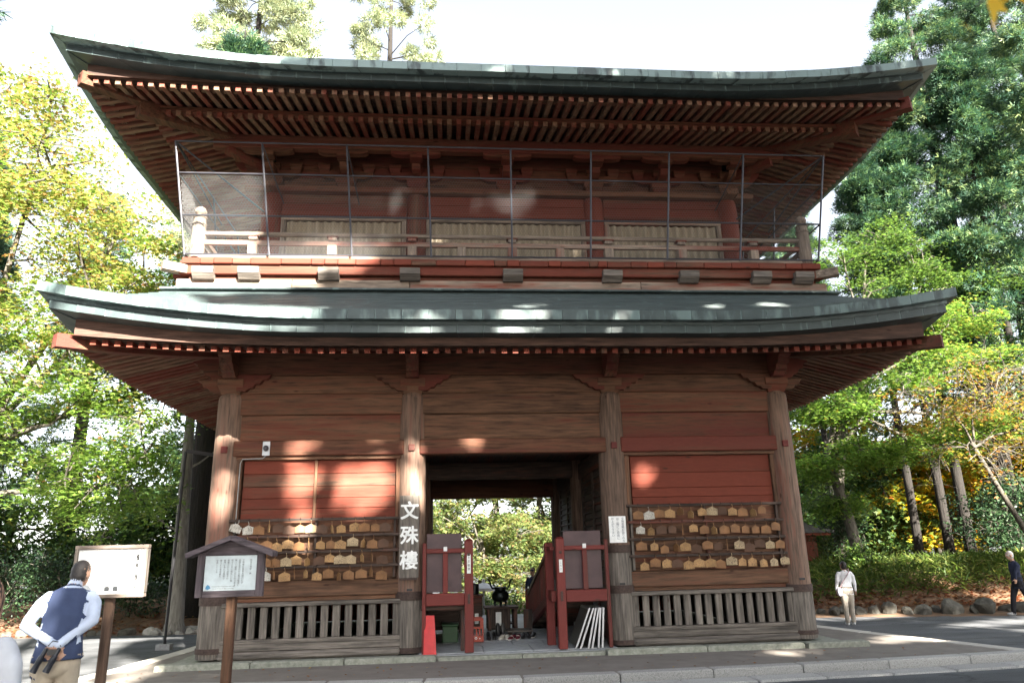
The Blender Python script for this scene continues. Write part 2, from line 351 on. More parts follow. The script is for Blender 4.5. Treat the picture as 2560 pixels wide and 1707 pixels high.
def stones(name, pts, step, win, wout, z0, z1, mat, parent, gap=.008, jit=.006):
    A = along(pts, step)
    for i in range(len(A)-1):
        a, b = A[i].copy(), A[i+1].copy(); d = (b-a)/np.linalg.norm(b-a); a += d*gap; b -= d*gap; nrm = np.array([d[1], -d[0]])
        zt = z1+rnd.uniform(-jit, jit)*.5; q = rnd.uniform(-jit, jit)
        p = [a+nrm*(wout+q), b+nrm*(wout+q), b-nrm*win, a-nrm*win]
        mm = MB(); c = .018
        m_ = (p[0]+p[1]+p[2]+p[3])/4
        pi = [m_+(k-m_)*(1-c/np.maximum(np.linalg.norm(k-m_), .01)*1.4) for k in p]
        mm.hexa([(*k, z0) for k in p]+[(*k, zt-c) for k in p]); mm.f.pop(1); mm.m.pop()
        mm.add([(*k, zt-c) for k in p]+[(*k, zt) for k in pi], [(4,5,6,7),(0,1,5,4),(1,2,6,5),(2,3,7,6),(3,0,4,7)])
        mm.build(name, mat, parent)
stones('kerb_stone', front, 1.28, .17, .05, -.36, ZW+.012, granite, walk)
stones('edging_strip', right, 1.6, .26, .03, -.36, ZW+.008, concrete_pale, walk)
stones('edging_strip', left, 1.6, .26, .03, -.36, ZW+.008, concrete_pale, walk)
gut = [(x*1.01, y-.08) for x, y in front]
stones('gutter_slab', gut, .95, 0., .34, -.3, -.178, granite, walk, jit=.012)

# ------------------------------------------------------------------ the gate
C1, C2, DEP, RC = 1.736, 4.808, 6.36, .235
gate = tag(empty('temple_gate', (0, DEP/2, 0)), 'two storey red wooden temple gate with curved copper roofs and railed balcony', 'gate')
# stone footing
foot = MB().box(-5.35, 5.35, -.42, DEP+.4, -.3, -.03).build('footing', stone_green, gate)
for pts, zt, yo in (([(-5.45, -.6), (-1.3, -.6)], 0., 0), ([(-1.28, -.55), (1.33, -.55)], -.028, 0), ([(1.35, -.6), (4.55, -.6)], 0., 0), ([(4.57, -.66), (5.6, -.66)], .0, 0)):
    stones('footing_stone', pts, 1.35, .22, .0, -.25, zt, stone_green, foot)
pav = MB().box(-1.6, 1.6, -.4, DEP+.5, -.29, -.02).build('passage_floor', paving, gate)
py = -.33
while py < DEP:
    L = rnd.uniform(.5, .85); px = -1.58
    while px < 1.55:
        w = rnd.uniform(.55, 1.1); x1 = min(px+w, 1.58)
        if 1.58-x1 < .25: x1 = 1.58
        MB().cbox(px+.006, x1-.006, py+.006, py+L-.006, -.019, rnd.uniform(-.004, .004), .006).build('paving_slab', paving, pav); px = x1
    py += L
def column(x, y, z1, parent, r=RC, foot_z=.80, mat=None, r_top=.225, z0=0., bands=()):
    pr = [(r*1.0, foot_z), (r*.995, (foot_z+z1)/2), (r_top, z1-.1), (r_top*.93, z1-.04), (r_top*.74, z1)]
    c = MB().lathe(pr, x, y, 28).build('column', mat or W['postz'], parent, smooth=True)
    if foot_z > z0+.05:
        MB().lathe([(r*.985, z0+.005), (r*1.01, z0+.03), (r*1.012, (z0+foot_z)/2), (r*.999, foot_z-.002)], x, y, 28).build('column_foot', W['greyz'], c, smooth=True)
        for a, b in bands:
            MB().lathe([(r+.001, a), (r+.016, a), (r+.016, b), (r+.001, b)], x, y, 28, cap=False).build('iron_band', iron, c, smooth=True)
    return c
for x, fz, bd in ((-C2, .80, ((.79, .925), (.085, .165))), (-C1, .80, ((.79, .92), (.0, .085))), (C1, 1.44, ((1.44, 1.565), (.80, .925), (.01, .085))), (C2, .76, ((.74, .86), (.07, .14)))):
    c = column(x, 0, 4.19, gate, foot_z=fz, bands=bd)
    MB().cbox(x-.052, x+.052, -.262, -.2, 3.17, 3.28, .006).build('peg', W['lacx'], c)
    MB().box(x-.045, x+.045, -.246, -.22, .93, .965).build('mortise', black, c)
for y in (DEP/2, DEP):
    for x in (-C2, -C1, C1, C2): column(x, y, 4.19, gate)
def capital(x, y, parent, z=4.19):
    m = MB().cbox(x-.215, x+.215, y-.215, y+.215, z+.11, z+.24, .008)
    a, b = .15, .205
    m.hexa([(x-a, y-a, z-.02), (x+a, y-a, z-.02), (x+a, y+a, z-.02), (x-a, y+a, z-.02), (x-b, y-b, z+.108), (x+b, y-b, z+.108), (x+b, y+b, z+.108), (x-b, y+b, z+.108)])
    return m.build('capital', W['barex'], parent)
nose = [(.1, 4.432), (-.33, 4.432), (-.39, 4.50), (-.46, 4.515), (-.50, 4.60), (-.57, 4.62), (-.61, 4.71), (-.68, 4.735), (-.70, 4.82), (-.76, 4.84), (-.78, 4.925), (.1, 4.925)]
arm = [(.1, 4.22), (.26, 4.22), (.31, 4.27), (.37, 4.275), (.41, 4.345), (.48, 4.345), (.53, 4.415), (.60, 4.42), (.66, 4.50), (.1, 4.50)]
for x in (-C2, -C1, C1, C2):
    cp = capital(x, 0, gate)
    MB().prism(nose, 'x', x-.105, x+.105).build('nose_bracket', W['worny'], cp, fix=True)
    if abs(x) < 3 or x > 0: MB().prism([(x-a, z) for a, z in arm], 'y', -.20, -.10).build('arm_bracket', W['wornx'], cp, fix=True)
    if abs(x) < 3 or x < 0: MB().prism([(x+a, z) for a, z in arm], 'y', -.20, -.10).build('arm_bracket', W['wornx'], cp, fix=True)
    if abs(x) > 3:
        sg = 1 if x > 0 else -1
        MB().prism([(x-sg*(y), z) for y, z in nose], 'y', -.11, .10).build('nose_bracket', W['wornx'], cp, fix=True)
        MB().prism([(x-sg*(y-.02), z-.2) for y, z in nose if z < 4.7]+[(x+sg*.60, 4.43), (x-sg*.1, 4.43)], 'y', -.085, .075).build('nose_bracket', W['barex'], cp, fix=True)
# wall plate and tie beams of the front
MB().cbox(-5.05, 5.05, -.14, .14, 4.514, 4.94, .012).build('wall_plate', W['wornx'], gate)
bays = ((-C2, -C1, 'l'), (-C1, C1, 'c'), (C1, C2, 'r'))
for a, b, k in bays:
    x0, x1 = a+.16, b-.16
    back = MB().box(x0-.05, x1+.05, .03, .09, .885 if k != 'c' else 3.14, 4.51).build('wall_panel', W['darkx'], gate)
    mats = {'l': ('barex', 'barex', 'bare2', 'wornx'), 'c': ('barex', 'bare2', 'bare2', 'bare2'), 'r': ('barex', 'barex', 'wornx', 'redx')}[k]
    W.setdefault('bare2', W['barex'])
    for (z0, z1, yf), mt in zip(((4.188, 4.511, -.10), (3.82, 4.184, -.13), (3.377, 3.816, -.10)), mats):
        bx('plank', W[mt], back, x0, x1, yf, .028, z0, z1, .012)
    bx('lintel', W['wornx'], gate, x0-.03, x1+.03, -.205, .1, 3.118, 3.373, .015)
    if k == 'c': continue
    bx('batten', W['barex'], back, x0+.02, x1-.02, -.15, .02, 3.058, 3.114, .006)
    xa, xb = x0+.14, x1-.10
    for q in (x0+.075, x1-.06): bx('frame_post', W['barez'], back, q-.04, q+.04, -.125, .02, 2.10 if k == 'l' else 2.22, 3.055, .006)
    zz = (3.054, 2.83, 2.62, 2.43, 2.26, 2.09) if k == 'l' else (3.054, 2.76, 2.50, 2.345, 2.20)
    for i in range(len(zz)-1): bx('plank', W['redx'], back, xa, xb, -.075+rnd.uniform(-.006, .006), .026, zz[i+1]+.002, zz[i]-.002, .006)
    if k == 'l': bx('frame_post', W['barez'], back, -3.345, -3.30, -.115, -.081, 2.09, 3.05, .004)
    z = zz[-1]; zs = [z, z-.26, z-.51, z-.74, 1.134]
    for i in range(4): bx('plank', W['barex'], back, xa-.05, xb+.05, -.055+rnd.uniform(-.005, .005), .026, zs[i+1]+.002, zs[i]-.002, .006)
    bx('plank', W['barex'], back, x0, x1, -.135, .026, .885, 1.13, .01)
    rack = bx('plaque_rack', W['greyz'], gate, x0+.06, x0+.10, -.15, -.08, 1.15, z-.0, .004)
    for q in (x1-.1, (x0+x1)/2): bx('rack_post', W['darkz'], rack, q-.02, q+.02, -.15, -.08, 1.15, z, .004)
    for zr in ((2.08, 1.822, 1.574, 1.343) if k == 'l' else (2.20, 1.925, 1.645, 1.375)):
        rl = bx('rack_rail', W['darkx'], rack, x0+.0, x1-.02, -.20, -.152, zr-.022, zr+.022, .005)
    # lattice at the foot
    lat = bx('lattice', W['greyx'], gate, x0-.02, x1+.02, -.20, .06, .752, .815, .008)
    bx('lattice_rail', W['greyx'], lat, x0-.02, x1+.02, -.185, .06, .21, .272, .008)
    bx('board', W['barex'], lat, x0, x1, -.09, .05, .82, .882, .006)
    ns = 15 if k == 'l' else 16; pitch = (x1-x0+.07)/ns
    for i in range(ns):
        q = x0-.03+pitch*(i+.5); bx('slat', W['greyz'], lat, q-pitch*.31+rnd.uniform(-.006, .006), q+pitch*.31, -.15, -.09, .274, .75, .008)
    sill = MB().cbox(x0-.03, x1+.03, -.19, .1, .10, .207, .015).cbox(x0-.03, x1+.03, -.235, .1, -.02, .098, .04).build('sill', W['greyx'], gate)
# side and rear walls, passage walls, ceiling
for sg in (-1, 1):
    for y0, y1 in ((0, DEP/2), (DEP/2, DEP)):
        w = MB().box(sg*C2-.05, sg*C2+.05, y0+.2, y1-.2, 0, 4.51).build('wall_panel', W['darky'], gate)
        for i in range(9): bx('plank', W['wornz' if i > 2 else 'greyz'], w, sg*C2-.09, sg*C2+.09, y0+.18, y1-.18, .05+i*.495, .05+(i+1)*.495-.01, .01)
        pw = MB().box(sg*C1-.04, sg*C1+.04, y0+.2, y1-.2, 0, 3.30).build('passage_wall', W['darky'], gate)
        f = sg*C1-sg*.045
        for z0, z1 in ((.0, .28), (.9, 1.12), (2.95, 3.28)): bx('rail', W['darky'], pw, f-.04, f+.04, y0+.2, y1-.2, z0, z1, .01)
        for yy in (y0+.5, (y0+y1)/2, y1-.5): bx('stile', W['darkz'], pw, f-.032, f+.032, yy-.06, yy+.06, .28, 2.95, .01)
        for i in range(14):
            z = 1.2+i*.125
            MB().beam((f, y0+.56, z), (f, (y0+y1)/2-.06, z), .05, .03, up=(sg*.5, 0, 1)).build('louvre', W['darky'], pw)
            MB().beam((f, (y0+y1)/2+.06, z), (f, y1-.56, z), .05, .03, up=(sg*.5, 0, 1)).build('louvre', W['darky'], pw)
    bx('side_plate', W['worny'], gate, sg*C2-.14, sg*C2+.14, .15, DEP-.15, 4.514, 4.94, .012)
for a, b, k in bays:
    if k != 'c':
        w = MB().box(a+.2, b-.2, DEP-.05, DEP+.05, 0, 4.51).build('rear_wall', W['wornx'], gate)
bx('rear_lintel', W['wornx'], gate, -C1+.16, C1-.16, DEP-.14, DEP+.14, 2.82, 4.51, .015)
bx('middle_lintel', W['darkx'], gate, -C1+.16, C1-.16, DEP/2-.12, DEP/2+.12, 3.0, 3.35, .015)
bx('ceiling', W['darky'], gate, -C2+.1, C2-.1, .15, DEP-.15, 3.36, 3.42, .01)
bx('wall_plate', W['wornx'], gate, -5.05, 5.05, DEP-.14, DEP+.14, 4.514, 4.94, .012)
# small lamp on the left lintel and the conduit
lp = onY(666, 1119, -.21)
lam = bx('lamp_plate', alu, gate, lp[0]-.06, lp[0]+.06, -.225, -.207, 3.12, 3.36, .004)
MB().ell((lp[0], -.25, 3.24), (.045, .045, .05), 12, 8).build('lamp_knob', plain('dark grey plastic', (.05, .05, .06), .4), lam, smooth=True)
MB().tube([(lp[0], -.215, 3.12), (lp[0]-.05, -.215, 3.075), (-4.52, -.17, 3.072), (-4.55, -.17, 3.0), (-4.55, -.17, 1.95)], .009, 8).build('conduit', plain('grey conduit', (.28, .28, .28), .4), gate, smooth=True)

# ------------------------------------------------------------------ roofs
def uplift(s, half, U, st):          # s: distance along an eave from its middle
    q = np.clip((abs(s)-st)/(half-st), 0, 1.25); return U*q**1.9
class Roof:
    """an eave running round a rectangle of columns: cx = half width, y0..y1 = front and rear column lines, over = overhang"""
    def __init__(s, cx, y0, y1, over, U, kr): s.kr = kr; s.cx, s.y0, s.y1, s.over, s.U = cx, y0, y1, over, U; s.my = (y0+y1)/2; s.hy = (y1-y0)/2
    def pt(s, side, t, a, z, k=1.):          # t along the eave (metres from its middle), a outwards from the column line
        half = (s.cx if side in 'fb' else s.hy)+s.over
        zz = z+k*uplift(t, half, s.U, half*.42)*np.clip(a/s.over, 0, 1.1)
        if side == 'f': return (t, s.y0-a, zz)
        if side == 'b': return (-t, s.y1+a, zz)
        if side == 'l': return (-s.cx-a, s.my-t, zz)
        return (s.cx+a, s.my+t, zz)
    def half(s, side): return s.cx if side in 'fb' else s.hy
    def strip(s, side, a0, a1, z0, z1, n=36, k0=1., k1=1.):     # swept board: section a0..a1 (in..out) x z0..z1, mitred at the corners
        m = MB(); pts = []
        for i in range(n+1):
            q = -1+2*i/n; row = []
            for a, z, k in ((a0, z0, k0), (a1, z0, k0), (a1, z1, k1), (a0, z1, k1)): row.append(s.pt(side, q*(s.half(side)+a), a, z, k))
            pts.append(row)
        v = [p for r in pts for p in r]
        f = [(i*4+j, i*4+(j+1) % 4, (i+1)*4+(j+1) % 4, (i+1)*4+j) for i in range(n) for j in range(4)]+[(3,2,1,0), tuple(n*4+j for j in range(4))]
        m.add(v, f); return m
    def sheets(s, side, a0, a1, z0, z1, step, mat, parent, tilt=0.):     # fascia of single copper sheets
        L = s.half(side)+a1; n = round(2*L/step)
        for i in range(n):
            ta, tb = -L+2*L*i/n+.003, -L+2*L*(i+1)/n-.003; j = rnd.uniform(-.004, .004); k = rnd.uniform(-.006, .006)
            m = MB(); sc = (s.half(side)+a0)/L
            p = []
            for z in (z0+k*.3, z1):
                for t, a in ((ta, a1+j-(tilt if z == z1 else 0)), (tb, a1+j+k*.4-(tilt if z == z1 else 0)), (tb*sc, a0), (ta*sc, a0)): p.append(s.pt(side, t, a, z))
            m.hexa(p); m.build('fascia_sheet', mat, parent, fix=True)
    def rafters(s, name, side, zf, a_in, a_out, w, h, step, mat, parent, tmin=None, tmax=None):
        L = s.half(side)+a_out-.10; n = int(L/step)
        for i in range(-n, n+1):
            t = (i+.5)*step if side in 'fb' else i*step
            if abs(t) > L or (tmin is not None and not tmin <= t <= tmax): continue
            ai = max(a_in, abs(t)-s.half(side)+.05)
            if a_out-ai < .12: continue
            p = []
            for dz in (0, h):
                for tt, a in ((t-w/2, ai), (t-w/2, a_out), (t+w/2, a_out), (t+w/2, ai)): q = s.pt(side, t, a, zf(a), s.kr); e = s.pt(side, tt, a, 0); p.append((e[0], e[1], q[2]+dz))
            m = MB().hexa(p); m.build(name, mat, parent, fix=True)
    def hip(s, sx, sy, zf, a_in, a_out, w, h, drop):
        c = Vector((sx*s.cx, s.y0 if sy < 0 else s.y1, 0)); d = Vector((sx, sy, 0)).normalized(); sd = Vector((-d.y, d.x, 0))
        m = MB(); k = 8; v = []
        for i in range(k+1):
            a = a_in+(a_out-a_in)*i/k; z = s.pt('f', s.cx+a, a, zf(a), s.kr)[2]-drop
            p = c+Vector((sx*a, sy*a, 0))
            v += [p-sd*w/2+Vector((0, 0, z)), p+sd*w/2+Vector((0, 0, z)), p+sd*w/2+Vector((0, 0, z+h)), p-sd*w/2+Vector((0, 0, z+h))]
        f = [(i*4+j, i*4+(j+1) % 4, (i+1)*4+(j+1) % 4, (i+1)*4+j) for i in range(k) for j in range(4)]+[(3,2,1,0), tuple(k*4+j for j in range(4))]
        return m.add(v, f)
    def cover(s, a_out, z_out, a_in, z_in, courses, n=44, bow=1.12):      # stepped copper courses on all four sides
        m = MB()
        for side in 'frbl':
            v = []; f = []
            for k in range(courses):
                for e in (0, 1):
                    q = (k+e)/courses
                    for i in range(n+1):
                        a = a_out+(a_in-a_out)*q; t = (-1+2*i/n)*(s.half(side)+a)
                        zo = s.pt(side, t, a, 0)[2]
                        zz = z_out+(z_in-z_out)*q**bow + (.011 if e == 0 else 0.)
                        p = s.pt(side, t, a, zz); 
                        v.append((p[0], p[1], zz+zo*max(0, 1-q)**1.0 if a < s.over else p[2]))
            rows = courses*2
            f = [(r*(n+1)+i, r*(n+1)+i+1, (r+1)*(n+1)+i+1, (r+1)*(n+1)+i) for r in range(rows-1) for i in range(n)]
            m.add(v, f)
        return m
# --- lower roof
LR = Roof(C2, 0, DEP, 2.23, .42, .55)
lroof = LR.cover(2.235, 5.0, .80, 5.82, 13).build('lower_roof', cop, gate, origin=(0, 0, 5))
zl = lambda a: 4.935-.27*a
for sd in 'flrb':
    LR.sheets(sd, 2.05, 2.235, 4.862, 5.012, .40, cop2, lroof)
    LR.sheets(sd, 1.80, 2.10, 4.69, 4.815, .40, cop, lroof)
    LR.strip(sd, 1.7, 2.12, 4.813, 4.864).build('soffit_strip', cop, lroof, fix=True)
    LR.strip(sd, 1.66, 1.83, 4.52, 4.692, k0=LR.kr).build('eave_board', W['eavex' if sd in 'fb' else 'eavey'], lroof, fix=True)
    LR.strip(sd, .0, 1.85, 5.00, 5.03, n=30).build('soffit_board', W['barex'], lroof, fix=True) if False else None
LR.rafters('rafter', 'f', zl, -.02, 1.87, .082, .085, .1735, W['redy'], lroof)
for sd, rg in (('l', (-3.2, 6)), ('r', (-6, 3.2))): LR.rafters('rafter', sd, zl, -.02, 1.87, .082, .085, .1735, W['raftx'], lroof, *rg)
for sx in (-1, 1):
    for sy in (-1, 1): LR.hip(sx, sy, zl, -.1, 2.0, .17, .20, .09).build('hip_rafter', W['worny'], lroof, fix=True)
def soffit(R, zf, a0, a1, h, parent, mat):
    m = MB()
    for sd in 'frbl':
        v = []; n = 30
        for a in (a0, a1):
            for i in range(n+1):
                t = (-1+2*i/n)*(R.half(sd)+a); p = R.pt(sd, t, a, zf(a)+h, R.kr); v.append(p)
        v += [(p[0], p[1], p[2]+.03) for p in v]
        k = n+1
        m.add(v, [(i, k+i, k+i+1, i+1) for i in range(n)]+[(2*k+i, 2*k+i+1, 3*k+i+1, 3*k+i) for i in range(n)])
    return m.build('soffit', mat, parent, origin=(0, 0, 5))
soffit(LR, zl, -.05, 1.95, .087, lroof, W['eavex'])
# --- upper roof
YU0, YU1, CXU = .33, DEP-.33, 4.45
UR = Roof(CXU, YU0, YU1, 2.83, .43, .3)
uroof_c = UR.cover(2.86, 9.105, -.6, 10.85, 20)
# the ridge roof over the middle (hip-and-gable)
rx = 3.6
for sy in (-1, 1):
    ye = DEP/2+sy*(DEP/2-.93)
    uroof_c.add([(-rx-.25, ye-sy*.1, 10.75), (rx+.25, ye-sy*.1, 10.75), (rx+.25, DEP/2, 12.1), (-rx-.25, DEP/2, 12.1)], [(0, 1, 2, 3)])
uroof_c.box(-rx-.35, rx+.35, DEP/2-.14, DEP/2+.14, 12.0, 12.4)
for sx in (-1, 1): uroof_c.add([(sx*rx, DEP/2-2.2, 10.7), (sx*rx, DEP/2+2.2, 10.7), (sx*rx, DEP/2, 12.1)], [(0, 1, 2)])
uroof = uroof_c.build('upper_roof', cop, gate, origin=(0, 0, 9))
z1f = lambda a: 9.04-.295*(a-.63)
z2f = lambda a: 8.925-.235*(a-1.63)
for sd in 'flrb':
    UR.sheets(sd, 2.68, 2.86, 8.98, 9.118, .40, cop3, uroof)
    UR.sheets(sd, 2.40, 2.68, 8.875, 8.985, .40, cop, uroof)
    UR.strip(sd, 2.3, 2.72, 8.978, 8.996).build('soffit_strip', cop, uroof, fix=True)
    wm = 'x' if sd in 'fb' else 'y'
    UR.strip(sd, 2.36, 2.44, 8.81, 8.88, k0=UR.kr).build('eave_board', W['eave'+wm], uroof, fix=True)
    UR.strip(sd, 2.26, 2.356, 8.805, 8.90, k0=UR.kr).build('eave_board', W['bare'+wm], uroof, fix=True)
    UR.strip(sd, 1.55, 1.70, 8.80, 8.90, k0=UR.kr, k1=UR.kr).build('rafter_plate', W['worn'+wm], uroof, fix=True)
UR.rafters('rafter', 'f', z1f, .5, 1.73, .08, .09, .17, W['rafty'], uroof)
UR.rafters('flying_rafter', 'f', z2f, 1.5, 2.48, .078, .085, .17, W['rafty'], uroof)
for sd, rg in (('l', (-2.9, 6)), ('r', (-6, 2.9))):
    UR.rafters('rafter', sd, z1f, .5, 1.73, .08, .09, .17, W['raftx'], uroof, *rg)
    UR.rafters('flying_rafter', sd, z2f, 1.5, 2.48, .078, .085, .17, W['raftx'], uroof, *rg)
for sx in (-1, 1):
    for sy in (-1, 1):
        UR.hip(sx, sy, z1f, .3, 1.85, .20, .26, .10).build('hip_rafter', W['worny'], uroof, fix=True)
        UR.hip(sx, sy, z2f, 1.4, 2.50, .17, .22, .06).build('hip_rafter', W['worny'], uroof, fix=True)
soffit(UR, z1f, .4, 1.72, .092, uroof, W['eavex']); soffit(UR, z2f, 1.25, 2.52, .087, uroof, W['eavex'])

# ------------------------------------------------------------------ upper storey
uw = MB().box(-CXU, CXU, YU0-.0, YU0+.08, 6.3, 9.3).box(-CXU, -CXU+.08, YU0+.08, YU1, 6.3, 9.3).box(CXU-.08, CXU, YU0+.08, YU1, 6.3, 9.3).box(-CXU+.08, CXU-.08, YU1-.08, YU1, 6.3, 9.3).build('upper_wall', W['wornx'], gate)
UX = (-CXU, -1.73, 1.73, CXU)
for x in UX:
    c = MB().lathe([(.205, 6.3), (.205, 7.9), (.195, 8.08), (.17, 8.16), (.13, 8.2)], x, YU0-.02, 24).build('column', W['redz'], uw, smooth=True)
    c2 = MB().lathe([(.205, 6.3), (.205, 7.9), (.195, 8.08), (.17, 8.16), (.13, 8.2)], x, YU1, 24).build('column', W['redz'], uw, smooth=True)
bx('tie_beam', W['barex'], uw, -CXU-.5, CXU+.5, YU0-.24, YU0+.02, 8.15, 8.262, .01)
for sg in (-1, 1): bx('tie_beam', W['barey'], uw, sg*CXU-.12, sg*CXU+.12, YU0-.45, YU1+.4, 8.14, 8.255, .01)
for i, (x0, x1) in enumerate(zip(UX[:-1], UX[1:])):
    a, b = x0+.19, x1-.19
    bx('plank', W['redx'], uw, a, b, YU0-.10, YU0-.01, 7.76, 7.95, .008); bx('plank', W['redx'], uw, a, b, YU0-.095, YU0-.01, 7.955, 8.145, .008)
    bx('rail', W['redx'], uw, a, b, YU0-.16, YU0-.01, 7.685, 7.755, .008)
    fr = bx('shutter_frame', W['palex'], uw, a, b, YU0-.13, YU0-.02, 7.60, 7.68, .006)
    for q in ((a, a+.09), (b-.09, b)): bx('frame_stile', W['palez'], fr, q[0], q[1], YU0-.125, YU0-.02, 6.38, 7.598, .006)
    n = int((b-a-.2)/.155*8); v = []
    for j in range(n+1):
        x = a+.1+(b-a-.2)*j/n; y = YU0-.075-.028*math.sin((x-a)/.155*2*math.pi)
        v += [(x, y, 6.38), (x, y, 7.585)]
    MB().add(v, [(2*j, 2*j+2, 2*j+3, 2*j+1) for j in range(n)]).build('corrugated_sheet', noisy('tan corrugated sheet', (.24, .19, .13), (.34, .285, .205), 2, .6, 0, 4, stretch=(6, 1, .5)), fr, smooth='all')
for z0, z1 in ((8.265, 8.52), (8.525, 8.78), (8.785, 9.05)): bx('plank', W['wornx'], uw, -CXU, CXU, YU0-.05, YU0-.002, z0, z1, .008)
def bracket(x, corner=0):
    m = MB(); y = YU0-.06
    m.cbox(x-.19, x+.19, y-.19, y+.10, 8.34, 8.46, .008)
    a, b = .12, .18
    m.hexa([(x-a, y-a, 8.265), (x+a, y-a, 8.265), (x+a, y+a, 8.265), (x-a, y+a, 8.265), (x-b, y-b, 8.338), (x+b, y-b, 8.338), (x+b, y+.1, 8.338), (x-b, y+.1, 8.338)])
    h = [(-.50, 8.62), (-.50, 8.56), (-.44, 8.50), (-.34, 8.462), (.34, 8.462), (.44, 8.50), (.50, 8.56), (.50, 8.62)]
    m.prism([(x+p, z) for p, z in h], 'y', y-.10, y+.06)
    for q in (-.42, 0, .42):
        m.cbox(x+q-.115, x+q+.115, y-.125, y+.08, 8.675, 8.77, .006)
        m.hexa([(x+q-.08, y-.09, 8.622), (x+q+.08, y-.09, 8.622), (x+q+.08, y+.06, 8.622), (x+q-.08, y+.06, 8.622), (x+q-.11, y-.12, 8.673), (x+q+.11, y-.12, 8.673), (x+q+.11, y+.07, 8.673), (x+q-.11, y+.07, 8.673)])
    # arm stepping out to the eave purlin
    pr = [(y+.1, 8.465), (y-.32, 8.465), (y-.44, 8.50), (y-.50, 8.57), (y-.50, 8.60), (y+.1, 8.60)]
    m.prism(pr, 'x', x-.075, x+.075)
    yo = YU0-.63
    m.cbox(x-.115, x+.115, yo-.115, yo+.115, 8.62, 8.69, .006)
    h2 = [(-.46, 8.768), (-.46, 8.73), (-.38, 8.70), (-.28, 8.692), (.28, 8.692), (.38, 8.70), (.46, 8.73), (.46, 8.768)]
    m.prism([(x+p, z) for p, z in h2], 'y', yo-.07, yo+.07)
    return m.build('bracket', W['wornx'], uw, fix=True)
for x in (-CXU, -3.08, -1.73, 0, 1.73, 3.08, CXU): bracket(x)
for sg in (-1, 1):
    x = sg*CXU
    MB().prism([(x-sg*.1, 8.47), (x+sg*.34, 8.47), (x+sg*.46, 8.51), (x+sg*.62, 8.60), (x+sg*.72, 8.72), (x+sg*.74, 8.77), (x-sg*.1, 8.77)], 'y', YU0-.14, YU0+.02).build('bracket', W['wornx'], uw, fix=True)
    d = Vector((sg, -1, 0)).normalized()
    MB().beam((x, YU0, 8.66), (x+d.x*1.02, YU0+d.y*1.02, 8.70), .14, .13).build('bracket', W['worny'], uw)
    MB().prism([(YU0+1.2+p, z) for p, z in ((-.4, 8.47), (.4, 8.47), (.5, 8.6), (.5, 8.77), (-.5, 8.77), (-.5, 8.6))], 'x', x-.08+sg*.1, x+.08+sg*.1).build('bracket', W['worny'], uw, fix=True)
bx('eave_purlin', W['wornx'], uw, -CXU-.63-.35, CXU+.63+.35, YU0-.63-.09, YU0-.63+.09, 8.772, 9.04, .012)
for sg in (-1, 1): bx('eave_purlin', W['worny'], uw, sg*(CXU+.63)-.09, sg*(CXU+.63)+.09, YU0-.63+.095, YU1+.63, 8.772, 9.035, .012)

# ------------------------------------------------------------------ balcony
BX, BY = 5.55, -.93
deck = MB().box(-BX+.02, BX-.02, BY+.14, YU0, 6.30, 6.355).box(-BX+.02, -CXU, YU0, YU1+1, 6.30, 6.355).box(CXU, BX-.02, YU0, YU1+1, 6.30, 6.355).build('balcony', W['greyx'], gate)
bxp = -BX
while bxp < BX-.05:
    w = rnd.choice((.16, .22, .3, .3, .42, .5)); x1 = min(bxp+w, BX)
    MB().cbox(bxp+.002, x1-.002, BY-.03+rnd.uniform(-.006, .006), BY+.135, 6.235+rnd.uniform(-.004, .004), 6.345+rnd.uniform(-.006, .004), .012).build('deck_plank', W['redx'], deck); bxp = x1
for sg in (-1, 1):
    y = BY+.14
    while y < YU1:
        w = rnd.choice((.22, .3, .42, .5)); bx('deck_plank', W['redy'], deck, sg*BX-.09, sg*BX+.05, y+.002, y+w-.002, 6.24, 6.35, .01); y += w
bx('edge_beam', W['redx'], deck, -BX-.05, BX+.05, BY+.02, BY+.2, 6.068, 6.232, .01)
bx('edge_beam', W['redx'], deck, -BX+.1, BX-.1, BY+.10, BY+.3, 5.99, 6.062, .01)
for sg in (-1, 1): bx('edge_beam', W['redy'], deck, sg*BX-.2, sg*BX+.0, BY+.21, YU1+.5, 6.06, 6.22, .01)
for x in (-5.18, -4.44, -3.13, -1.77, -.01, 1.73, 3.1, 4.42, 5.2):
    MB().prism([(BY-.09, 6.06), (BY-.09, 6.165), (BY+.3, 6.165), (BY+.3, 5.965), (BY+.0, 5.965)], 'x', x-.17, x+.17).build('joist_block', W['greyx'], deck, fix=True)
for sg in (-1, 1):
    d = Vector((sg, -.62, 0)).normalized()
    MB().beam((sg*(BX-.75), BY+.52, 6.13), (sg*(BX+.27), BY-.10, 6.16), .17, .145).build('joist_block', W['palex'], deck)
xs_ = (-5.64, -3.75, -1.78, 2.25, 5.66)
for a, b in zip(xs_[:-1], xs_[1:]): bx('base_board', W['palex'], deck, a+.003, b-.003, -.86+rnd.uniform(-.004, .004), -.74, 5.80, 5.995, .01)
for sg in (-1, 1): bx('base_board', W['paley'], deck, sg*5.6-.05, sg*5.6+.05, -.73, YU1+.6, 5.80, 5.99, .01)
bx('roof_flashing', cop, deck, -5.85, 5.85, -.99, -.72, 5.77, 5.81, .01)
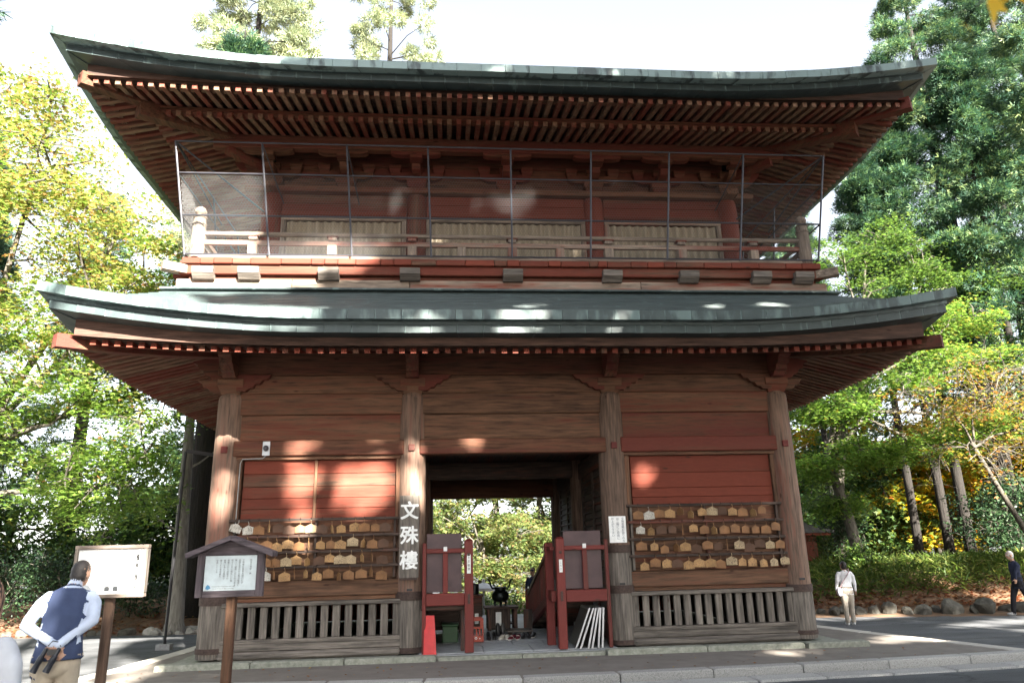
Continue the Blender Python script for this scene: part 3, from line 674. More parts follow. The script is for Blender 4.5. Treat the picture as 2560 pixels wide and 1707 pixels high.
# railing
RY = -.82
for z, h, w, mt in ((6.405, .075, .10, 'palex'), (6.665, .085, .06, 'palex')): bx('rail', W[mt], deck, -5.3, 5.3, RY-w/2, RY+w/2, z-h/2, z+h/2, .008)
MB().tube([(-5.3, RY, 6.83), (0, RY, 6.825), (5.3, RY, 6.83)], .042, 10).build('rail', W['palex'], deck, smooth=True)
for x in (-4.44, -3.11, -1.745, 0, 1.72, 3.05, 4.38):
    p = MB().cbox(x-.078, x+.078, RY-.075, RY+.075, 6.445, 6.62, .008).build('railing_post', W['palez'], deck)
    bx('post_neck', W['palez'], p, x-.072, x+.072, RY-.07, RY+.07, 6.71, 6.765, .008)
    MB().cbox(x-.10, x+.10, RY-.06, RY+.06, 6.77, 6.80, .01).build('post_cap', W['redx'], p)
for x in (-.889, .845): bx('railing_post', W['palez'], deck, x-.075, x+.075, RY-.05, RY+.05, 6.445, 6.62, .008)
def newel(x, y):
    return MB().lathe([(.115, 6.36), (.11, 6.9), (.105, 6.98), (.118, 6.985), (.118, 7.01), (.10, 7.015), (.098, 7.10), (.112, 7.11), (.112, 7.13), (.07, 7.14), (.065, 7.17), (.095, 7.20), (.10, 7.24), (.075, 7.29), (.02, 7.33), (.001, 7.335)], x, y, 20).build('newel', W['palez'], deck, smooth=True)
for sg in (-1, 1):
    newel(sg*5.36, RY)
    for z, h, w in ((6.405, .075, .10), (6.665, .085, .06), (6.83, .07, .07)): bx('rail', W['paley'], deck, sg*5.36-w/2, sg*5.36+w/2, RY+.12, YU1+.4, z-h/2, z+h/2, .008)
    for y in (.4, 1.6, 2.9, 4.2): bx('railing_post', W['palez'], deck, sg*5.36-.07, sg*5.36+.07, y-.07, y+.07, 6.36, 6.79, .008)
# steel cage with hexagonal wire netting
def cage_pt(x, z, y=None):       # leans outward as it rises
    k = (z-6.36)/2.0; sg = x/5.5
    return (sg*(5.5+.26*k), (-.98-.24*k) if y is None else y, z)
ZT, ZM1, ZM2, ZB = 8.36, 7.80, 7.06, 6.39
HX = .046
net = MB(); hw = .0016
def wire(a, b):
    a = Vector(a); b = Vector(b); d = (b-a).normalized(); n1 = d.cross(Vector((.3, 1, .2))).normalized(); n2 = d.cross(n1)
    v = []
    for e in (a, b):
        for k in range(3): ang = 2.094*k; v.append(e+(n1*math.cos(ang)+n2*math.sin(ang))*hw)
    net.add(v, [(0, 1, 4, 3), (1, 2, 5, 4), (2, 0, 3, 5)])
def hexnet(f, u0, u1, v0, v1):
    rows = int((v1-v0)/(HX*.866)); cols = int((u1-u0)/HX)
    for r in range(rows):
        for c in range(cols):
            x = u0+(c+(.5 if r % 2 else 0))*HX; z = v0+r*HX*.866; R = HX/math.sqrt(3)
            top = (x, z+R); tl = (x-HX/2, z+R/2); bl = (x-HX/2, z-R/2); tr = (x+HX/2, z+R/2)
            wire(f(*tl), f(*top)); wire(f(*top), f(*tr)); wire(f(*tl), f(*bl))
hexnet(lambda u, z: cage_pt(u, z), -5.46, 5.44, ZB+.03, ZM1-.02)
for sg in (-1, 1): hexnet(lambda u, z, sg=sg: (cage_pt(sg*5.5, z)[0], u, z), -.97, 1.5, ZB+.03, ZM1-.02)
guard = net.build('wire_guard', plain('galvanised wire', (.10, .10, .10), .5, .2), gate)
tag(guard, kind='stuff')
steel = plain('dark painted steel bar', (.05, .05, .06), .45, .3)
def bar(a, b, r=.017): MB().tube([a, b], r, 6).build('guard_bar', steel, guard, smooth=True)
for x in (-5.5, -4.125, -2.752, -1.413, -.02, 1.358, 2.727, 4.049, 5.5): bar(cage_pt(x, ZB-.02), cage_pt(x, ZT), .018)
for z in (ZT, ZM1, ZM2, ZB):
    bar(cage_pt(-5.5, z), cage_pt(5.5, z), .015)
    for sg in (-1, 1): p = cage_pt(sg*5.5, z); bar(p, (p[0], 2.6, z), .015)
for sg in (-1, 1):
    bar(cage_pt(sg*5.5, ZT), (sg*4.55, .1, ZM1-.1), .016); p = cage_pt(sg*5.5, ZT); bar(p, (p[0]-sg*.2, .9, ZM1), .014)
    for y in (.9, 2.6): p = cage_pt(sg*5.5, ZB); q = cage_pt(sg*5.5, ZT); bar((p[0], y, ZB), (q[0], y, ZT), .018)
for x in (-4.125, 4.049, -2.752): bar(cage_pt(x, ZT), (cage_pt(x, ZT)[0]*.97, .05, ZM1+.05), .012)

# ------------------------------------------------------------------ writing
def writing(name, cols, mat, parent, M, size, pitch, colpitch, x0, z0, bold=0., ext=.001, thick=0.):
    """vertical columns of writing in the plane x (right) / z (up); M puts that plane into the scene; all glyphs one printed part"""
    m = MB()
    for ci, s in enumerate(cols):
        for k, ch in enumerate(s):
            if ch == ' ': continue
            gv, gf = glyph(ch, size, bold, ext)
            for di, (dx, dz) in enumerate(((0, 0), (1, .6), (-1, -.6), (.6, -1), (-.6, 1)) if thick else ((0, 0),)):
                m.add([M @ Vector((x0-ci*colpitch+q.x+dx*thick, -q.z-.0015-di*.0009, z0-k*pitch+q.y+dz*thick)) for q in gv], gf)
    return tag(m.build(name, mat, parent), kind='stuff') if m.v else None
TR = Matrix.Translation
# the gate's name board
pb = (onY(1022, 1350, -.3)[0])
nb = tag(MB().cbox(pb-.155, pb+.165, -.292, -.268, 1.13, 2.43, .006).build('name_board', W['greyz'], base=True), 'tall grey board with three large white characters on the column left of the passage', 'sign')
writing('character', ['文殊樓'], white, nb, TR((pb+.005, -.293, 0)), .30, .39, 1, 0, 2.165, ext=.002, thick=.007)
MB().box(pb-.13, pb+.14, -.31, -.262, 1.10, 1.128).build('board_bracket', iron, nb)
# paper notice
nx_ = onY(1545, 1335, -.26)[0]
pn = tag(MB().cbox(nx_-.145, nx_+.145, -.262, -.254, 1.60, 2.03, .012).build('paper_notice', white, base=True), 'white enamel notice with columns of writing on the column right of the passage', 'sign')
writing('writing', NOTICE, plain('blue black ink', (.06, .08, .12), .6), pn, TR((nx_, -.2625, 0)), .047, .045, .085, .09, 1.985)

# ------------------------------------------------------------------ prayer plaques
def ema_mesh(w, h, d=.012):
    p = [(-w/2, -h/2), (w/2, -h/2), (w/2, h*.22), (0, h/2), (-w/2, h*.22)]
    m = MB().prism(p, 'y', -d/2, d/2)
    m.tube([(0, 0, h*.38), (.012, 0, h*.62), (0, 0, h*.95)], .004, 4)
    me = bpy.data.meshes.new('prayer_plaque'); me.from_pydata(m.v, [], m.f)
    bm = bmesh.new(); bm.from_mesh(me); bmesh.ops.recalc_face_normals(bm, faces=bm.faces[:]); bm.to_mesh(me); bm.free(); return me
def emamat(name, c, marks):
    m, t, b, o = newmat(name)
    v, oi = coords(t, (1, 1, 1), 9)
    n = N(t, 'ShaderNodeTexNoise', i_Scale=7, i_Detail=6); t.links.new(v, n.inputs['Vector'])
    cc = ramp(t, n.outputs[0], ((.3, [q*.7 for q in c]), (.7, [min(1, q*1.15) for q in c]))).outputs[0]
    v2, _ = coords(t, (55, 1, 30), 9)
    n2 = N(t, 'ShaderNodeTexNoise', i_Scale=1.4, i_Detail=2); t.links.new(v2, n2.inputs['Vector'])
    mk = ramp(t, n2.outputs[0], ((.56, 0.), (.62, marks))).outputs[0]
    cc = mix(t, mk, cc, (.05, .04, .035)); t.links.new(cc, b.inputs['Base Color']); b.inputs['Roughness'].default_value = .7
    return m
EM = {'brown': emamat('aged plaque wood', (.23, .108, .040), .35), 'dark': emamat('dark plaque wood', (.085, .038, .018), .2), 'tan': emamat('tan plaque wood', (.37, .21, .085), .6), 'pale': emamat('pale plaque wood', (.42, .31, .18), .75), 'white': emamat('whitened plaque wood', (.50, .47, .41), .8)}
EMESH = {}
for k in EM:
    for s in (0, 1):
        me = ema_mesh(.178 if s == 0 else .15, .142 if s == 0 else .13); me.materials.append(EM[k]); EMESH[k, s] = me
ROWS = {'l': (450, ((2.08, (345, 428, 497, 565, 627, 697, 770, 843, 915, 982, 1043, 1135, 1195, 1270, 1333), 'wwbnddbpdnttbbd'),
                    (1.822, (430, 490, 557, 622, 695, 768, 833, 912, 978, 1042, 1122, 1192, 1255, 1322), 'tbbttbntbtpnbd'),
                    (1.574, (430, 500, 560, 617, 690, 755, 830, 905, 975, 1040, 1112, 1187, 1250, 1320), 'bbbbptndtppnnd'),
                    (1.343, (430, 490, 560, 613, 686, 750, 823, 897, 970, 1040, 1105, 1185, 1247, 1317), 'bbwntnntbnbbnb'))),
        'r': (1500, ((2.20, (272, 346, 412, 485, 555, 622, 700, 768, 830, 902, 970, 1040, 1098), 'bwbtnntpdtbnb'),
                     (1.925, (282, 350, 418, 490, 562, 633, 703, 768, 838, 908, 977, 1043, 1113, 1180), 'wnddntbnbbbbbb'),
                     (1.645, (280, 365, 430, 510, 570, 640, 715, 783, 845, 925, 990, 1060, 1128, 1193), 'btbntdbdnpddpb'),
                     (1.375, (293, 365, 440, 507, 583, 653, 725, 790, 865, 933, 1000, 1072, 1140, 1213), 'tbtdtttbptttpp')))}
ROWN = ('top', 'second', 'third', 'lowest'); DESC = {'brown': 'brown', 'dark': 'dark brown', 'tan': 'tan', 'pale': 'pale', 'white': 'whitish'}
hook = None
for sd, (ox, rows) in ROWS.items():
    where = 'rack left of the passage' if sd == 'l' else 'rack right of the passage'
    for ri, (zr, pxs, kinds) in enumerate(rows):
        for px, kd in zip(pxs, kinds):
            u = ox+px/2.6133; X = onY(u, 1420, -.215)[0]
            edge = kd == 'n'
            key = {'w': 'white', 'p': 'pale', 't': 'tan', 'b': 'brown', 'd': 'dark', 'n': rnd.choice(('tan', 'brown'))}[kd]
            o = put('prayer_plaque', EMESH[key, rnd.choice((0, 0, 1)) if not edge else 1], (X, -.218+rnd.uniform(-.012, .004), zr-.105-rnd.uniform(0, .06)))
            o.rotation_euler = (rnd.uniform(-.06, .10), rnd.uniform(-.07, .07), (rnd.choice((-1, 1))*rnd.uniform(1.0, 1.4)) if edge else rnd.uniform(-.28, .28))
            if sd == 'l' and px == 345: o.rotation_euler = (.05, .32, .2); tag(o, 'whitish pentagonal wooden prayer plaque tilted sideways beside the corner column', 'plaque')
            else:
                ex = 'turned edge-on ' if edge else ''
                tag(o, f'{DESC[key]} prayer plaque {ex}on the {ROWN[ri]} rail, {where}', 'plaque', f'{DESC[key]} plaques {ex}on the {ROWN[ri]} rail, {where}')
            # peg on the rail above it
            rk = [r for r in bpy.data.objects if r.name.startswith('rack_rail')]
            rail = min(rk, key=lambda r: abs(WO[r][2]-zr)+abs(WO[r][0]-X)*.2)
            if hook is None: hook = MB().tube([(X, -.199, zr+.012), (X, -.225, zr+.012), (X, -.235, zr+.03)], .006, 5).build('hook', iron, rail)
            else: dup(hook, np.array((X, -.217, zr+.018))-WO[hook], rail)

# ------------------------------------------------------------------ red barrier frames and stair in the passage
def red_frame(xa, xb, label, mirror=False):
    """post at the passage side (xa), thinner post against the column (xb); rails and brown panels between"""
    r = empty('barrier_frame', ((xa+xb)/2, -.33, 0))
    y = -.33; sg = 1 if xb > xa else -1
    p = MB().cbox(xa-.07, xa+.07, y-.07, y+.07, 0, 1.69, .01).build('post', W['lacz'], r)
    a = .045
    MB().hexa([(xa-.068, y-.068, 1.69), (xa+.068, y-.068, 1.69), (xa+.068, y+.068, 1.69), (xa-.068, y+.068, 1.69), (xa-.03, y-.03, 1.715), (xa+.03, y-.03, 1.715), (xa+.03, y+.03, 1.715), (xa-.03, y+.03, 1.715)]).build('post_top', W['lacz'], p)
    MB().cbox(xa-.02, xa+.02, y-.085, y-.071, .72, .87, .003).build('hinge', iron, p); MB().cbox(xa-.022, xa+.022, y-.082, y-.071, 1.45, 1.495, .003).build('bolt', iron, p)
    bx('post', W['lacz'], r, min(xb, xb+sg*.06), max(xb, xb+sg*.06), y-.04, y+.05, 0, 1.66, .008)
    l, h = min(xa+sg*.071, xb-sg*.001), max(xa+sg*.071, xb-sg*.001)
    bx('rail', W['lacx'], r, l, h, y-.045, y+.045, 1.50, 1.57, .008)
    bx('rail', W['lacx'], r, l, h, y-.055, y+.055, .70, .885, .01)
    xm = (l+h)/2
    bx('stile', W['lacz'], r, xm-.04, xm+.04, y-.04, y+.0, .887, 1.498, .006)
    bx('panel', brownpan, r, l+.003, h-.04, y+.047, y+.062, .90, 1.805, .004)
    MB().cbox(xm-.03, xm+.03, y-.052, y-.046, 1.53, 1.60, .003).build('latch', alu, r)
    return tag(r, label, 'barrier'), p
fl, postl = red_frame(-.79, -1.47, 'red timber barrier with brown panels beside the red leaning board')
fr_, postr = red_frame(.70, 1.44, 'red timber barrier with brown panels above the stacked folding boards')
lb = MB().cbox(-.79-.028, -.79+.032, -.406, -.401, 1.18, 1.47, .003).build('label_strip', paper, postl); writing('writing', ['土足厳禁'], ink, lb, TR((-.788, -.4065, 0)), .045, .058, .05, 0, 1.42)
lb2 = MB().cbox(.70-.026, .70+.028, -.406, -.401, 1.16, 1.36, .003).build('label_strip', paper, postr); writing('writing', ['上り口'], inkg, lb2, TR((.701, -.4065, 0)), .04, .052, .05, 0, 1.31)
# stair with balustrade on the right: climbs from the rear towards the barrier
st = empty('stair', (.62, .3, 0))
bx('newel', W['lacz'], st, .52, .66, .16, .30, 0, 1.63, .01)
x = .60
MB().beam((x, .30, 1.50), (x, 3.9, .60), .07, .07).build('handrail', W['lacy'], st)
MB().beam((x, .30, .74), (x, 3.75, .02), .07, .16).build('stringer', W['lacy'], st)
bx('newel', W['lacz'], st, .54, .66, 3.82, 3.94, 0, .72, .01)
for i in range(17):
    y = .46+i*.2; t = (y-.3)/3.6; bx('baluster', W['lacz'], st, x-.017, x+.017, y-.03, y+.03, .78-.74*t, 1.455-.9*t, .004)
for i in range(6):
    y = 3.6-i*.56; z = .02+i*.125; bx('tread', W['darkx'], st, .64, 1.44, y-.5, y, z, z+.1, .008)
bx('side_beam', W['lacy'], st, .55, .63, -.25, .155, .70, .87, .008); bx('side_beam', W['lacy'], st, .55, .62, -.25, .155, 1.50, 1.56, .008)
tag(st, 'red balustraded wooden stair climbing along the passage wall behind the barrier', 'stair')
# left landing structure in the dark
ls = empty('stair', (-1.1, 1., 0)); bx('landing', W['darkx'], ls, -1.55, -.85, -.2, 2.8, .62, .69, .01); 
for y in (-.1, 2.7): bx('leg', W['darkz'], ls, -.92, -.86, y-.03, y+.03, 0, .62, .006)
bx('riser_board', W['darkx'], ls, -1.53, -.87, 2.72, 2.78, .05, .6, .006)
tag(ls, 'dark wooden landing over the green box behind the left barrier', 'landing')

# ------------------------------------------------------------------ small things in and about the passage
redp = plain('bright red plastic', (.52, .018, .02), .35)
rb = MB().hexa([(-1.50, -.42, .0), (-1.30, -.44, .0), (-1.30, -.405, .0), (-1.50, -.385, .0), (-1.49, -.34, .56), (-1.335, -.36, .56), (-1.335, -.34, .56), (-1.49, -.32, .56)])
tag(rb.build('leaning_board', redp, base=True, fix=True), 'bright red board leaning against the barrier foot', 'board')
gb = empty('green_box', (-1.08, 1.2, 0)); gm = plain('green plastic', (.012, .06, .014), .45)
bx('body', gm, gb, -1.22, -.95, 1.05, 1.45, .0, .27, .012); bx('lid', gm, gb, -1.235, -.935, 1.035, 1.465, .271, .30, .008); tag(gb, 'green plastic box in the dark under the landing', 'box')
cr = empty('bottle_crate', (-.62, 1.15, 0)); rc = plain('orange red crate plastic', (.36, .045, .02), .45)
x0, x1, y0, y1 = -.79, -.50, 1.0, 1.35
bx('base', rc, cr, x0, x1, y0, y1, 0, .10, .008); bx('rim', rc, cr, x0, x1, y0, y0+.025, .34, .385, .006); bx('rim', rc, cr, x0, x1, y1-.025, y1, .34, .385, .006)
bx('band', rc, cr, x0, x1, y0, y0+.022, .215, .25, .005)
for xx in (x0, x0+.08, x0+.15, x1-.085, x1-.03): bx('upright', rc, cr, xx, xx+.03, y0+.001, y0+.02, .1005, .2145, .004)
for xx in (x0, x1-.06): bx('upright', rc, cr, xx, xx+.06, y0+.001, y0+.02, .2505, .3395, .004)
for xx in (x0, x1-.02): bx('side', rc, cr, xx, xx+.02, y0+.026, y1-.026, .101, .385, .005)
for q, s in ((-.70, '●'), (-.635, 'O'), (-.57, '●')):
    gv, gf = glyph('O' if s == 'O' else 'o', .055 if s == 'O' else .035, .002, .002); m_ = MB(); m_.add([(q+v.x, y0-.003-v.z, .06+v.y) for v in gv], gf); m_.build('mark', white, cr)
tag(cr, 'orange red bottle crate with white marks behind the red post', 'crate')
# folding boards leaning in a row
dark_pan = plain('dark laminate', (.07, .065, .06), .4)
for i, (xb, lean, yy) in enumerate(((.90, .46, -.36), (.965, .44, -.40), (1.09, .28, -.40), (1.15, .26, -.40), (1.26, .12, -.36), (1.325, .09, -.36))):
    r = empty('folding_board', (xb, yy, 0)); h = .60
    def L(x, z): return (xb+x+z*lean*0-(h-z)*0+(z)*lean, z)
    def slab(nm, mt, xa, xc, ya, yc, za, zc): 
        m = MB(); m.hexa([(xb+xa+za*lean*.9, ya, za), (xb+xc+za*lean*.9, ya, za), (xb+xc+za*lean*.9, yc, za), (xb+xa+za*lean*.9, yc, za), (xb+xa+zc*lean*.9, ya, zc), (xb+xc+zc*lean*.9, ya, zc), (xb+xc+zc*lean*.9, yc, zc), (xb+xa+zc*lean*.9, yc, zc)]); m.build(nm, mt, r)
    slab('panel', dark_pan, -.011, .011, yy+.03, yy+.75, .03, h-.03)
    slab('edge', alu, -.014, .014, yy, yy+.028, 0.004, h); slab('edge', alu, -.014, .014, yy+.031, yy+.75, h-.028, h)
    slab('corner_cap', white, -.021, .021, yy-.006, yy+.034, -.0, .035) if False else None
    tag(r, ('aluminium edged folding board leaning at a slant nearest the passage', 'aluminium edged folding board second from the passage side of the row', 'aluminium edged folding board third in the leaning row', 'aluminium edged folding board fourth in the leaning row', 'nearly upright aluminium edged folding board, second from the banded column', 'upright aluminium edged folding board closest to the banded column')[i], 'board', 'folding boards leaning under the barrier')
# shoes left on the floor
def shoe(x, y, rot, cs, label, grp, L=.23, boot=0., z=.004):
    M = Matrix.Translation((x, y, z)) @ Matrix.Rotation(rot, 4, 'Z')
    def T(m): m.v = [tuple(M @ Vector(q)) for q in m.v]; return m
    r = empty('shoe', (x, y, z))
    def loft(secs, n=12):
        m = MB(); v = []
        for yy, w, z0, z1 in secs:
            for j in range(n):
                a = 2*math.pi*j/n; v.append((w*math.cos(a), yy, (z0+z1)/2+(z1-z0)/2*math.sin(a)))
        k = len(secs); m.add(v, [(i*n+j, i*n+(j+1) % n, (i+1)*n+(j+1) % n, (i+1)*n+j) for i in range(k-1) for j in range(n)]+[tuple(range(n))[::-1], tuple(range((k-1)*n, k*n))]); return m
    up = loft([(-L/2, .024, .02, .07), (-L*.45, .034, .012, .085+boot), (-L*.2, .036, .012, .085+boot), (0, .036, .012, .07), (L*.25, .042, .012, .052), (L*.42, .034, .014, .042), (L*.5, .012, .018, .032)])
    T(up).build('upper', cs[0], r, smooth=True, fix=True)
    so_ = loft([(-L*.52, .02, 0, .022), (-L*.45, .036, 0, .024), (0, .037, 0, .02), (L*.25, .046, 0, .02), (L*.44, .036, 0, .02), (L*.53, .01, 0, .02)])
    T(so_).build('sole', cs[1], r, fix=True)
    T(MB().ell((0, -L*.28, .078+boot), (.024, L*.17, .012), 10, 6)).build('opening', ink, r)
    if len(cs) > 2: T(MB().tube([(-.037, .0, .035), (-.02, .02, .066), (.02, .02, .066), (.037, .0, .035)], .008, 5)).build('stripe', cs[2], r)
    return tag(r, label, 'shoe', grp)
blk = plain('black leather', (.015, .015, .016), .4); wht = plain('white canvas', (.6, .58, .5), .8); maroon = plain('maroon suede', (.16, .02, .035), .7); rub = plain('pale rubber', (.62, .6, .55), .7)
for i, (x, y, rt, cs, lb, L, bt) in enumerate(((-.40, 1.28, 3.2, (blk, blk), 'black shoe standing beside the bottle crate', .22, .04), (-.30, 1.27, 3.1, (blk, blk), 'black shoe standing beside the bottle crate', .22, .04),
        (-.17, 1.24, 2.7, (wht, rub), 'off-white canvas shoe between black and maroon shoes', .22, 0), (-.075, 1.24, 3.0, (wht, rub), 'off-white canvas shoe between black and maroon shoes', .22, 0),
        (.0, 1.13, 2.6, (maroon, rub, wht), 'maroon and white sneaker on the passage floor', .24, 0), (.115, 1.15, 2.9, (maroon, rub, wht), 'maroon and white sneaker on the passage floor', .24, 0),
        (.22, 1.32, 2.9, (blk, blk), 'black shoe between the sneakers and the stair', .22, 0), (.32, 1.34, 3.2, (blk, blk), 'black shoe between the sneakers and the stair', .22, 0), (.41, 1.38, 2.8, (blk, rub), 'black pale-soled shoe against the stair foot', .22, 0),
        (-.22, 1.85, .3, (blk, blk), 'black ankle boot in front of the incense stand', .23, .14), (-.12, 1.88, .2, (blk, blk), 'black ankle boot in front of the incense stand', .23, .14))):
    shoe(x, y, rt, cs, lb, lb+'s pair', L, bt)
# low step board
sb = empty('step_board', (.22, 2.1, 0)); bx('top', W['greyx'], sb, -.02, .46, 1.85, 2.3, .05, .085, .006)
for xx in (.02, .38): bx('bearer', W['darky'], sb, xx, xx+.06, 1.88, 2.27, 0., .05, .004)
tag(sb, 'low wooden step board on the passage floor behind the sneakers', 'step')
# incense burner on its stand
tb = empty('incense_stand', (-.08, 3.05, 0))
bx('top', W['darkx'], tb, -.40, .28, 2.75, 3.4, .40, .44, .008)
for xx in (-.34, .19):
    for yy in (2.8, 3.3): bx('leg', W['darkz'], tb, xx, xx+.07, yy, yy+.07, 0, .40, .006)
bx('front_board', W['darkz'], tb, -.27, .12, 2.81, 2.84, .02, .40, .006); bx('shelf', W['darkx'], tb, -.33, .18, 2.9, 3.3, .1, .13, .006)
pn2 = bx('white_panel', paper, tb, -.175, -.065, 2.803, 2.809, .09, .345, .002)
tag(tb, 'dark wooden stand with a white strip carrying the bronze incense burner', 'stand')
ib = empty('incense_burner', (-.06, 3.05, .44))
MB().lathe([(.05, .52), (.13, .535), (.17, .58), (.178, .63), (.165, .69), (.135, .73), (.115, .745), (.115, .77), (.14, .775), (.14, .81), (.115, .812), (.11, .76), (.001, .75)], -.06, 3.05, 24, cap=False).build('bowl', bronze, ib, smooth=True)
for k in range(3):
    a = math.pi/2+k*2.094+math.pi; dx, dy = math.cos(a), math.sin(a)
    MB().tube([(-.06+dx*.10, 3.05+dy*.10, .56), (-.06+dx*.135, 3.05+dy*.135, .50), (-.06+dx*.12, 3.05+dy*.12, .46), (-.06+dx*.13, 3.05+dy*.13, .441)], [.035, .026, .02, .026], 8).build('leg', bronze, ib, smooth=True)
for sg in (-1, 1):
    MB().tube([(-.06+sg*.135, 3.05, .775), (-.06+sg*.17, 3.05, .80), (-.06+sg*.195, 3.05, .85), (-.06+sg*.20, 3.05, .90), (-.06+sg*.225, 3.05, .95), (-.06+sg*.265, 3.05, .965)], [.018, .018, .018, .018, .017, .012], 8).build('ear_handle', bronze, ib, smooth=True)
tag(ib, 'black bronze incense burner with two upswept handles on the stand in the passage', 'incense burner')
ob = empty('offering_box', (-.35, 3.3, 0)); bx('body', W['darkx'], ob, -.72, -.42, 3.25, 3.6, 0., .62, .01); bx('tray', W['darkx'], ob, -.76, -.40, 3.2, 3.65, .621, .66, .006); bx('slip', paper, ob, -.58, -.50, 3.24, 3.249, .1, .3, .002)
tag(ob, 'dark wooden offering box beside the incense stand', 'box')
cd = tag(MB().lathe([(.09, .661), (.10, .67), (.10, .86), (.09, .87), (.085, .86), (.085, .70)], -.58, 3.42, 20, cap=False).build('black_pot', bronze, smooth=True, base=True), 'black cylindrical pot on the offering box', 'pot')
db = tag(bx('dark_board', W['darkz'], None, .36, .53, 2.55, 2.6, 0., .40, .006), 'dark upright board at the low end of the stair balustrade', 'board')
# white garden parasol behind the gate
gz0 = float(ground_h(-.2, 9.5)); pr = empty('parasol', (-.15, 9.6, gz0)); px_, py_ = -.15, 9.6
c0 = onY(1050+690*.2296, 1300+672*.2296, 9.6); c1 = onY(1050+845*.2296, 1300+738*.2296, 9.6); R = abs(c1[0]-c0[0]); px_ = c0[0]
can = MB(); n = 8; v = [(px_, py_, c0[2])]+[(px_+R*math.cos(2*math.pi*(j+.5)/n), py_+R*math.sin(2*math.pi*(j+.5)/n), c1[2]+.02) for j in range(n)]+[(px_+R*math.cos(2*math.pi*(j+.5)/n), py_+R*math.sin(2*math.pi*(j+.5)/n), c1[2]-.06) for j in range(n)]
can.add(v, [(0, 1+j, 1+(j+1) % n) for j in range(n)]+[(1+j, 9+j, 9+(j+1) % n, 1+(j+1) % n) for j in range(n)]).build('canopy', plain('white canvas cover', (.8, .8, .82), .8), pr)
MB().tube([(px_, py_, gz0), (px_, py_, c0[2]-.02)], .03, 8).build('pole', alu, pr); MB().ell((px_, py_, c0[2]+.04), (.05, .05, .06), 10, 6).build('finial', white, pr, smooth=True)
tag(pr, 'white parasol standing behind the gate, seen past the incense burner', 'parasol')

# ------------------------------------------------------------------ free-standing notice boards
gy = lambda x, y: float(ground_h(x, y))
# white board in a frame
sx0, sx1, sy, sz0, sz1 = -4.35, -3.735, -5.75, 1.197, 1.635
sg1 = empty('notice_board', ((sx0+sx1)/2, sy, gy(-3.9, sy)))
pd = bx('panel', white, sg1, sx0+.026, sx1-.028, sy-.012, sy+.012, sz0+.03, sz1-.03, .002)
fm = wood('sign frame wood', 'x', (.15, .12, .10), RED, 0)
for z0, z1 in ((sz0, sz0+.032), (sz1-.034, sz1)): bx('frame_bar', fm, sg1, sx0, sx1, sy-.035, sy+.03, z0, z1, .005)
for x0, x1 in ((sx0, sx0+.028), (sx1-.032, sx1)): bx('frame_bar', W['greyz'], sg1, x0, x1, sy-.035, sy+.03, sz0+.0325, sz1-.0345, .005)
xm = (sx0+sx1)/2-.005
bx('post', wood('sign post wood', 'z', (.14, .085, .058), RED, 0), sg1, xm-.036, xm+.036, sy+.032, sy+.10, gy(xm, sy)-.05, sz1-.1, .01)
writing('writing', [TITLE], ink, pd, TR((sx1-.035, sy-.0125, 0)), .030, .0245, .03, -.05, sz1-.075, thick=.0009)
writing('writing', TALE, inkg, pd, TR((sx1-.035, sy-.0125, 0)), .012, .0135, .03, -.085, sz1-.14)
for k, (dx, dz) in enumerate(((-.285, .075), (-.215, .075))):
    cxp = sx1-.035+dx; cz = sz0+dz
    MB().prism([(cxp-.02, cz-.02), (cxp+.02, cz-.02), (cxp+.022, cz+.012), (cxp+.008, cz+.02), (cxp-.008, cz+.02), (cxp-.022, cz+.012)], 'y', sy-.0145, sy-.0125).build('robe_print', plain('dark grey print', (.05, .055, .06), .8), pd)
    MB().prism([(cxp-.012, cz+.021), (cxp+.012, cz+.021), (cxp+.014, cz+.045), (cxp, cz+.056), (cxp-.014, cz+.045)], 'y', sy-.0145, sy-.0125).build('face_print', plain('skin print', (.75, .55, .42), .8), pd)
tag(sg1, 'white notice board in a grey wooden frame beside the person in a vest', 'notice board')
# roofed board
bx0, bx1, by, bz0, bz1 = -3.708, -3.03, -4.5, 1.118, 1.55
sg2 = empty('roofed_notice_board', ((bx0+bx1)/2, by, gy(-3.4, by)))
dk = wood('dark stained sign wood', 'x', (.085, .068, .075), RED, 0); dkz = wood('dark stained sign wood z', 'z', (.085, .068, .075), RED, 0)
MB().prism([(bx0, bz0), (bx1, bz0), (bx1, bz1), ((bx0+bx1)/2, bz1+.135), (bx0, bz1)], 'y', by-.005, by+.03).build('back_board', dk, sg2, fix=True)
for z0, z1 in ((bz0, bz0+.062), (bz1-.02, bz1+.015)): bx('frame_bar', dk, sg2, bx0+.075, bx1-.075, by-.028, by-.006, z0, z1, .004)
for x0, x1 in ((bx0, bx0+.075), (bx1-.075, bx1)): bx('frame_bar', dkz, sg2, x0, x1, by-.03, by-.006, bz0, bz1, .004)
xm = (bx0+bx1)/2
for sg in (-1, 1):
    a, b = Vector((xm, by, bz1+.155)), Vector((xm+sg*.435, by, bz1-.012)); m = MB()
    n_ = Vector((0, 0, 1)).cross(b-a)
    m.prism([(a.x, a.z-.022), (b.x, b.z-.028), (b.x+sg*.006, b.z+.022), (a.x, a.z+.024)], 'y', by-.12, by+.12).build('roof_board', dk, sg2, fix=True)
pd2 = bx('panel', plain('pale blue white panel', (.60, .68, .70), .4), sg2, bx0+.077, bx1-.077, by-.018, by-.0065, bz0+.064, bz1-.022, .002)
bx('post', W['barez'], sg2, xm-.035, xm+.055, by+.031, by+.13, gy(xm, by)-.05, bz1+.08, .01)
Mx = TR((bx1-.077, by-.0185, 0))
writing('writing', ABOUT, inkg, pd2, Mx, .021, .0225, .038, -.06, bz1-.07)
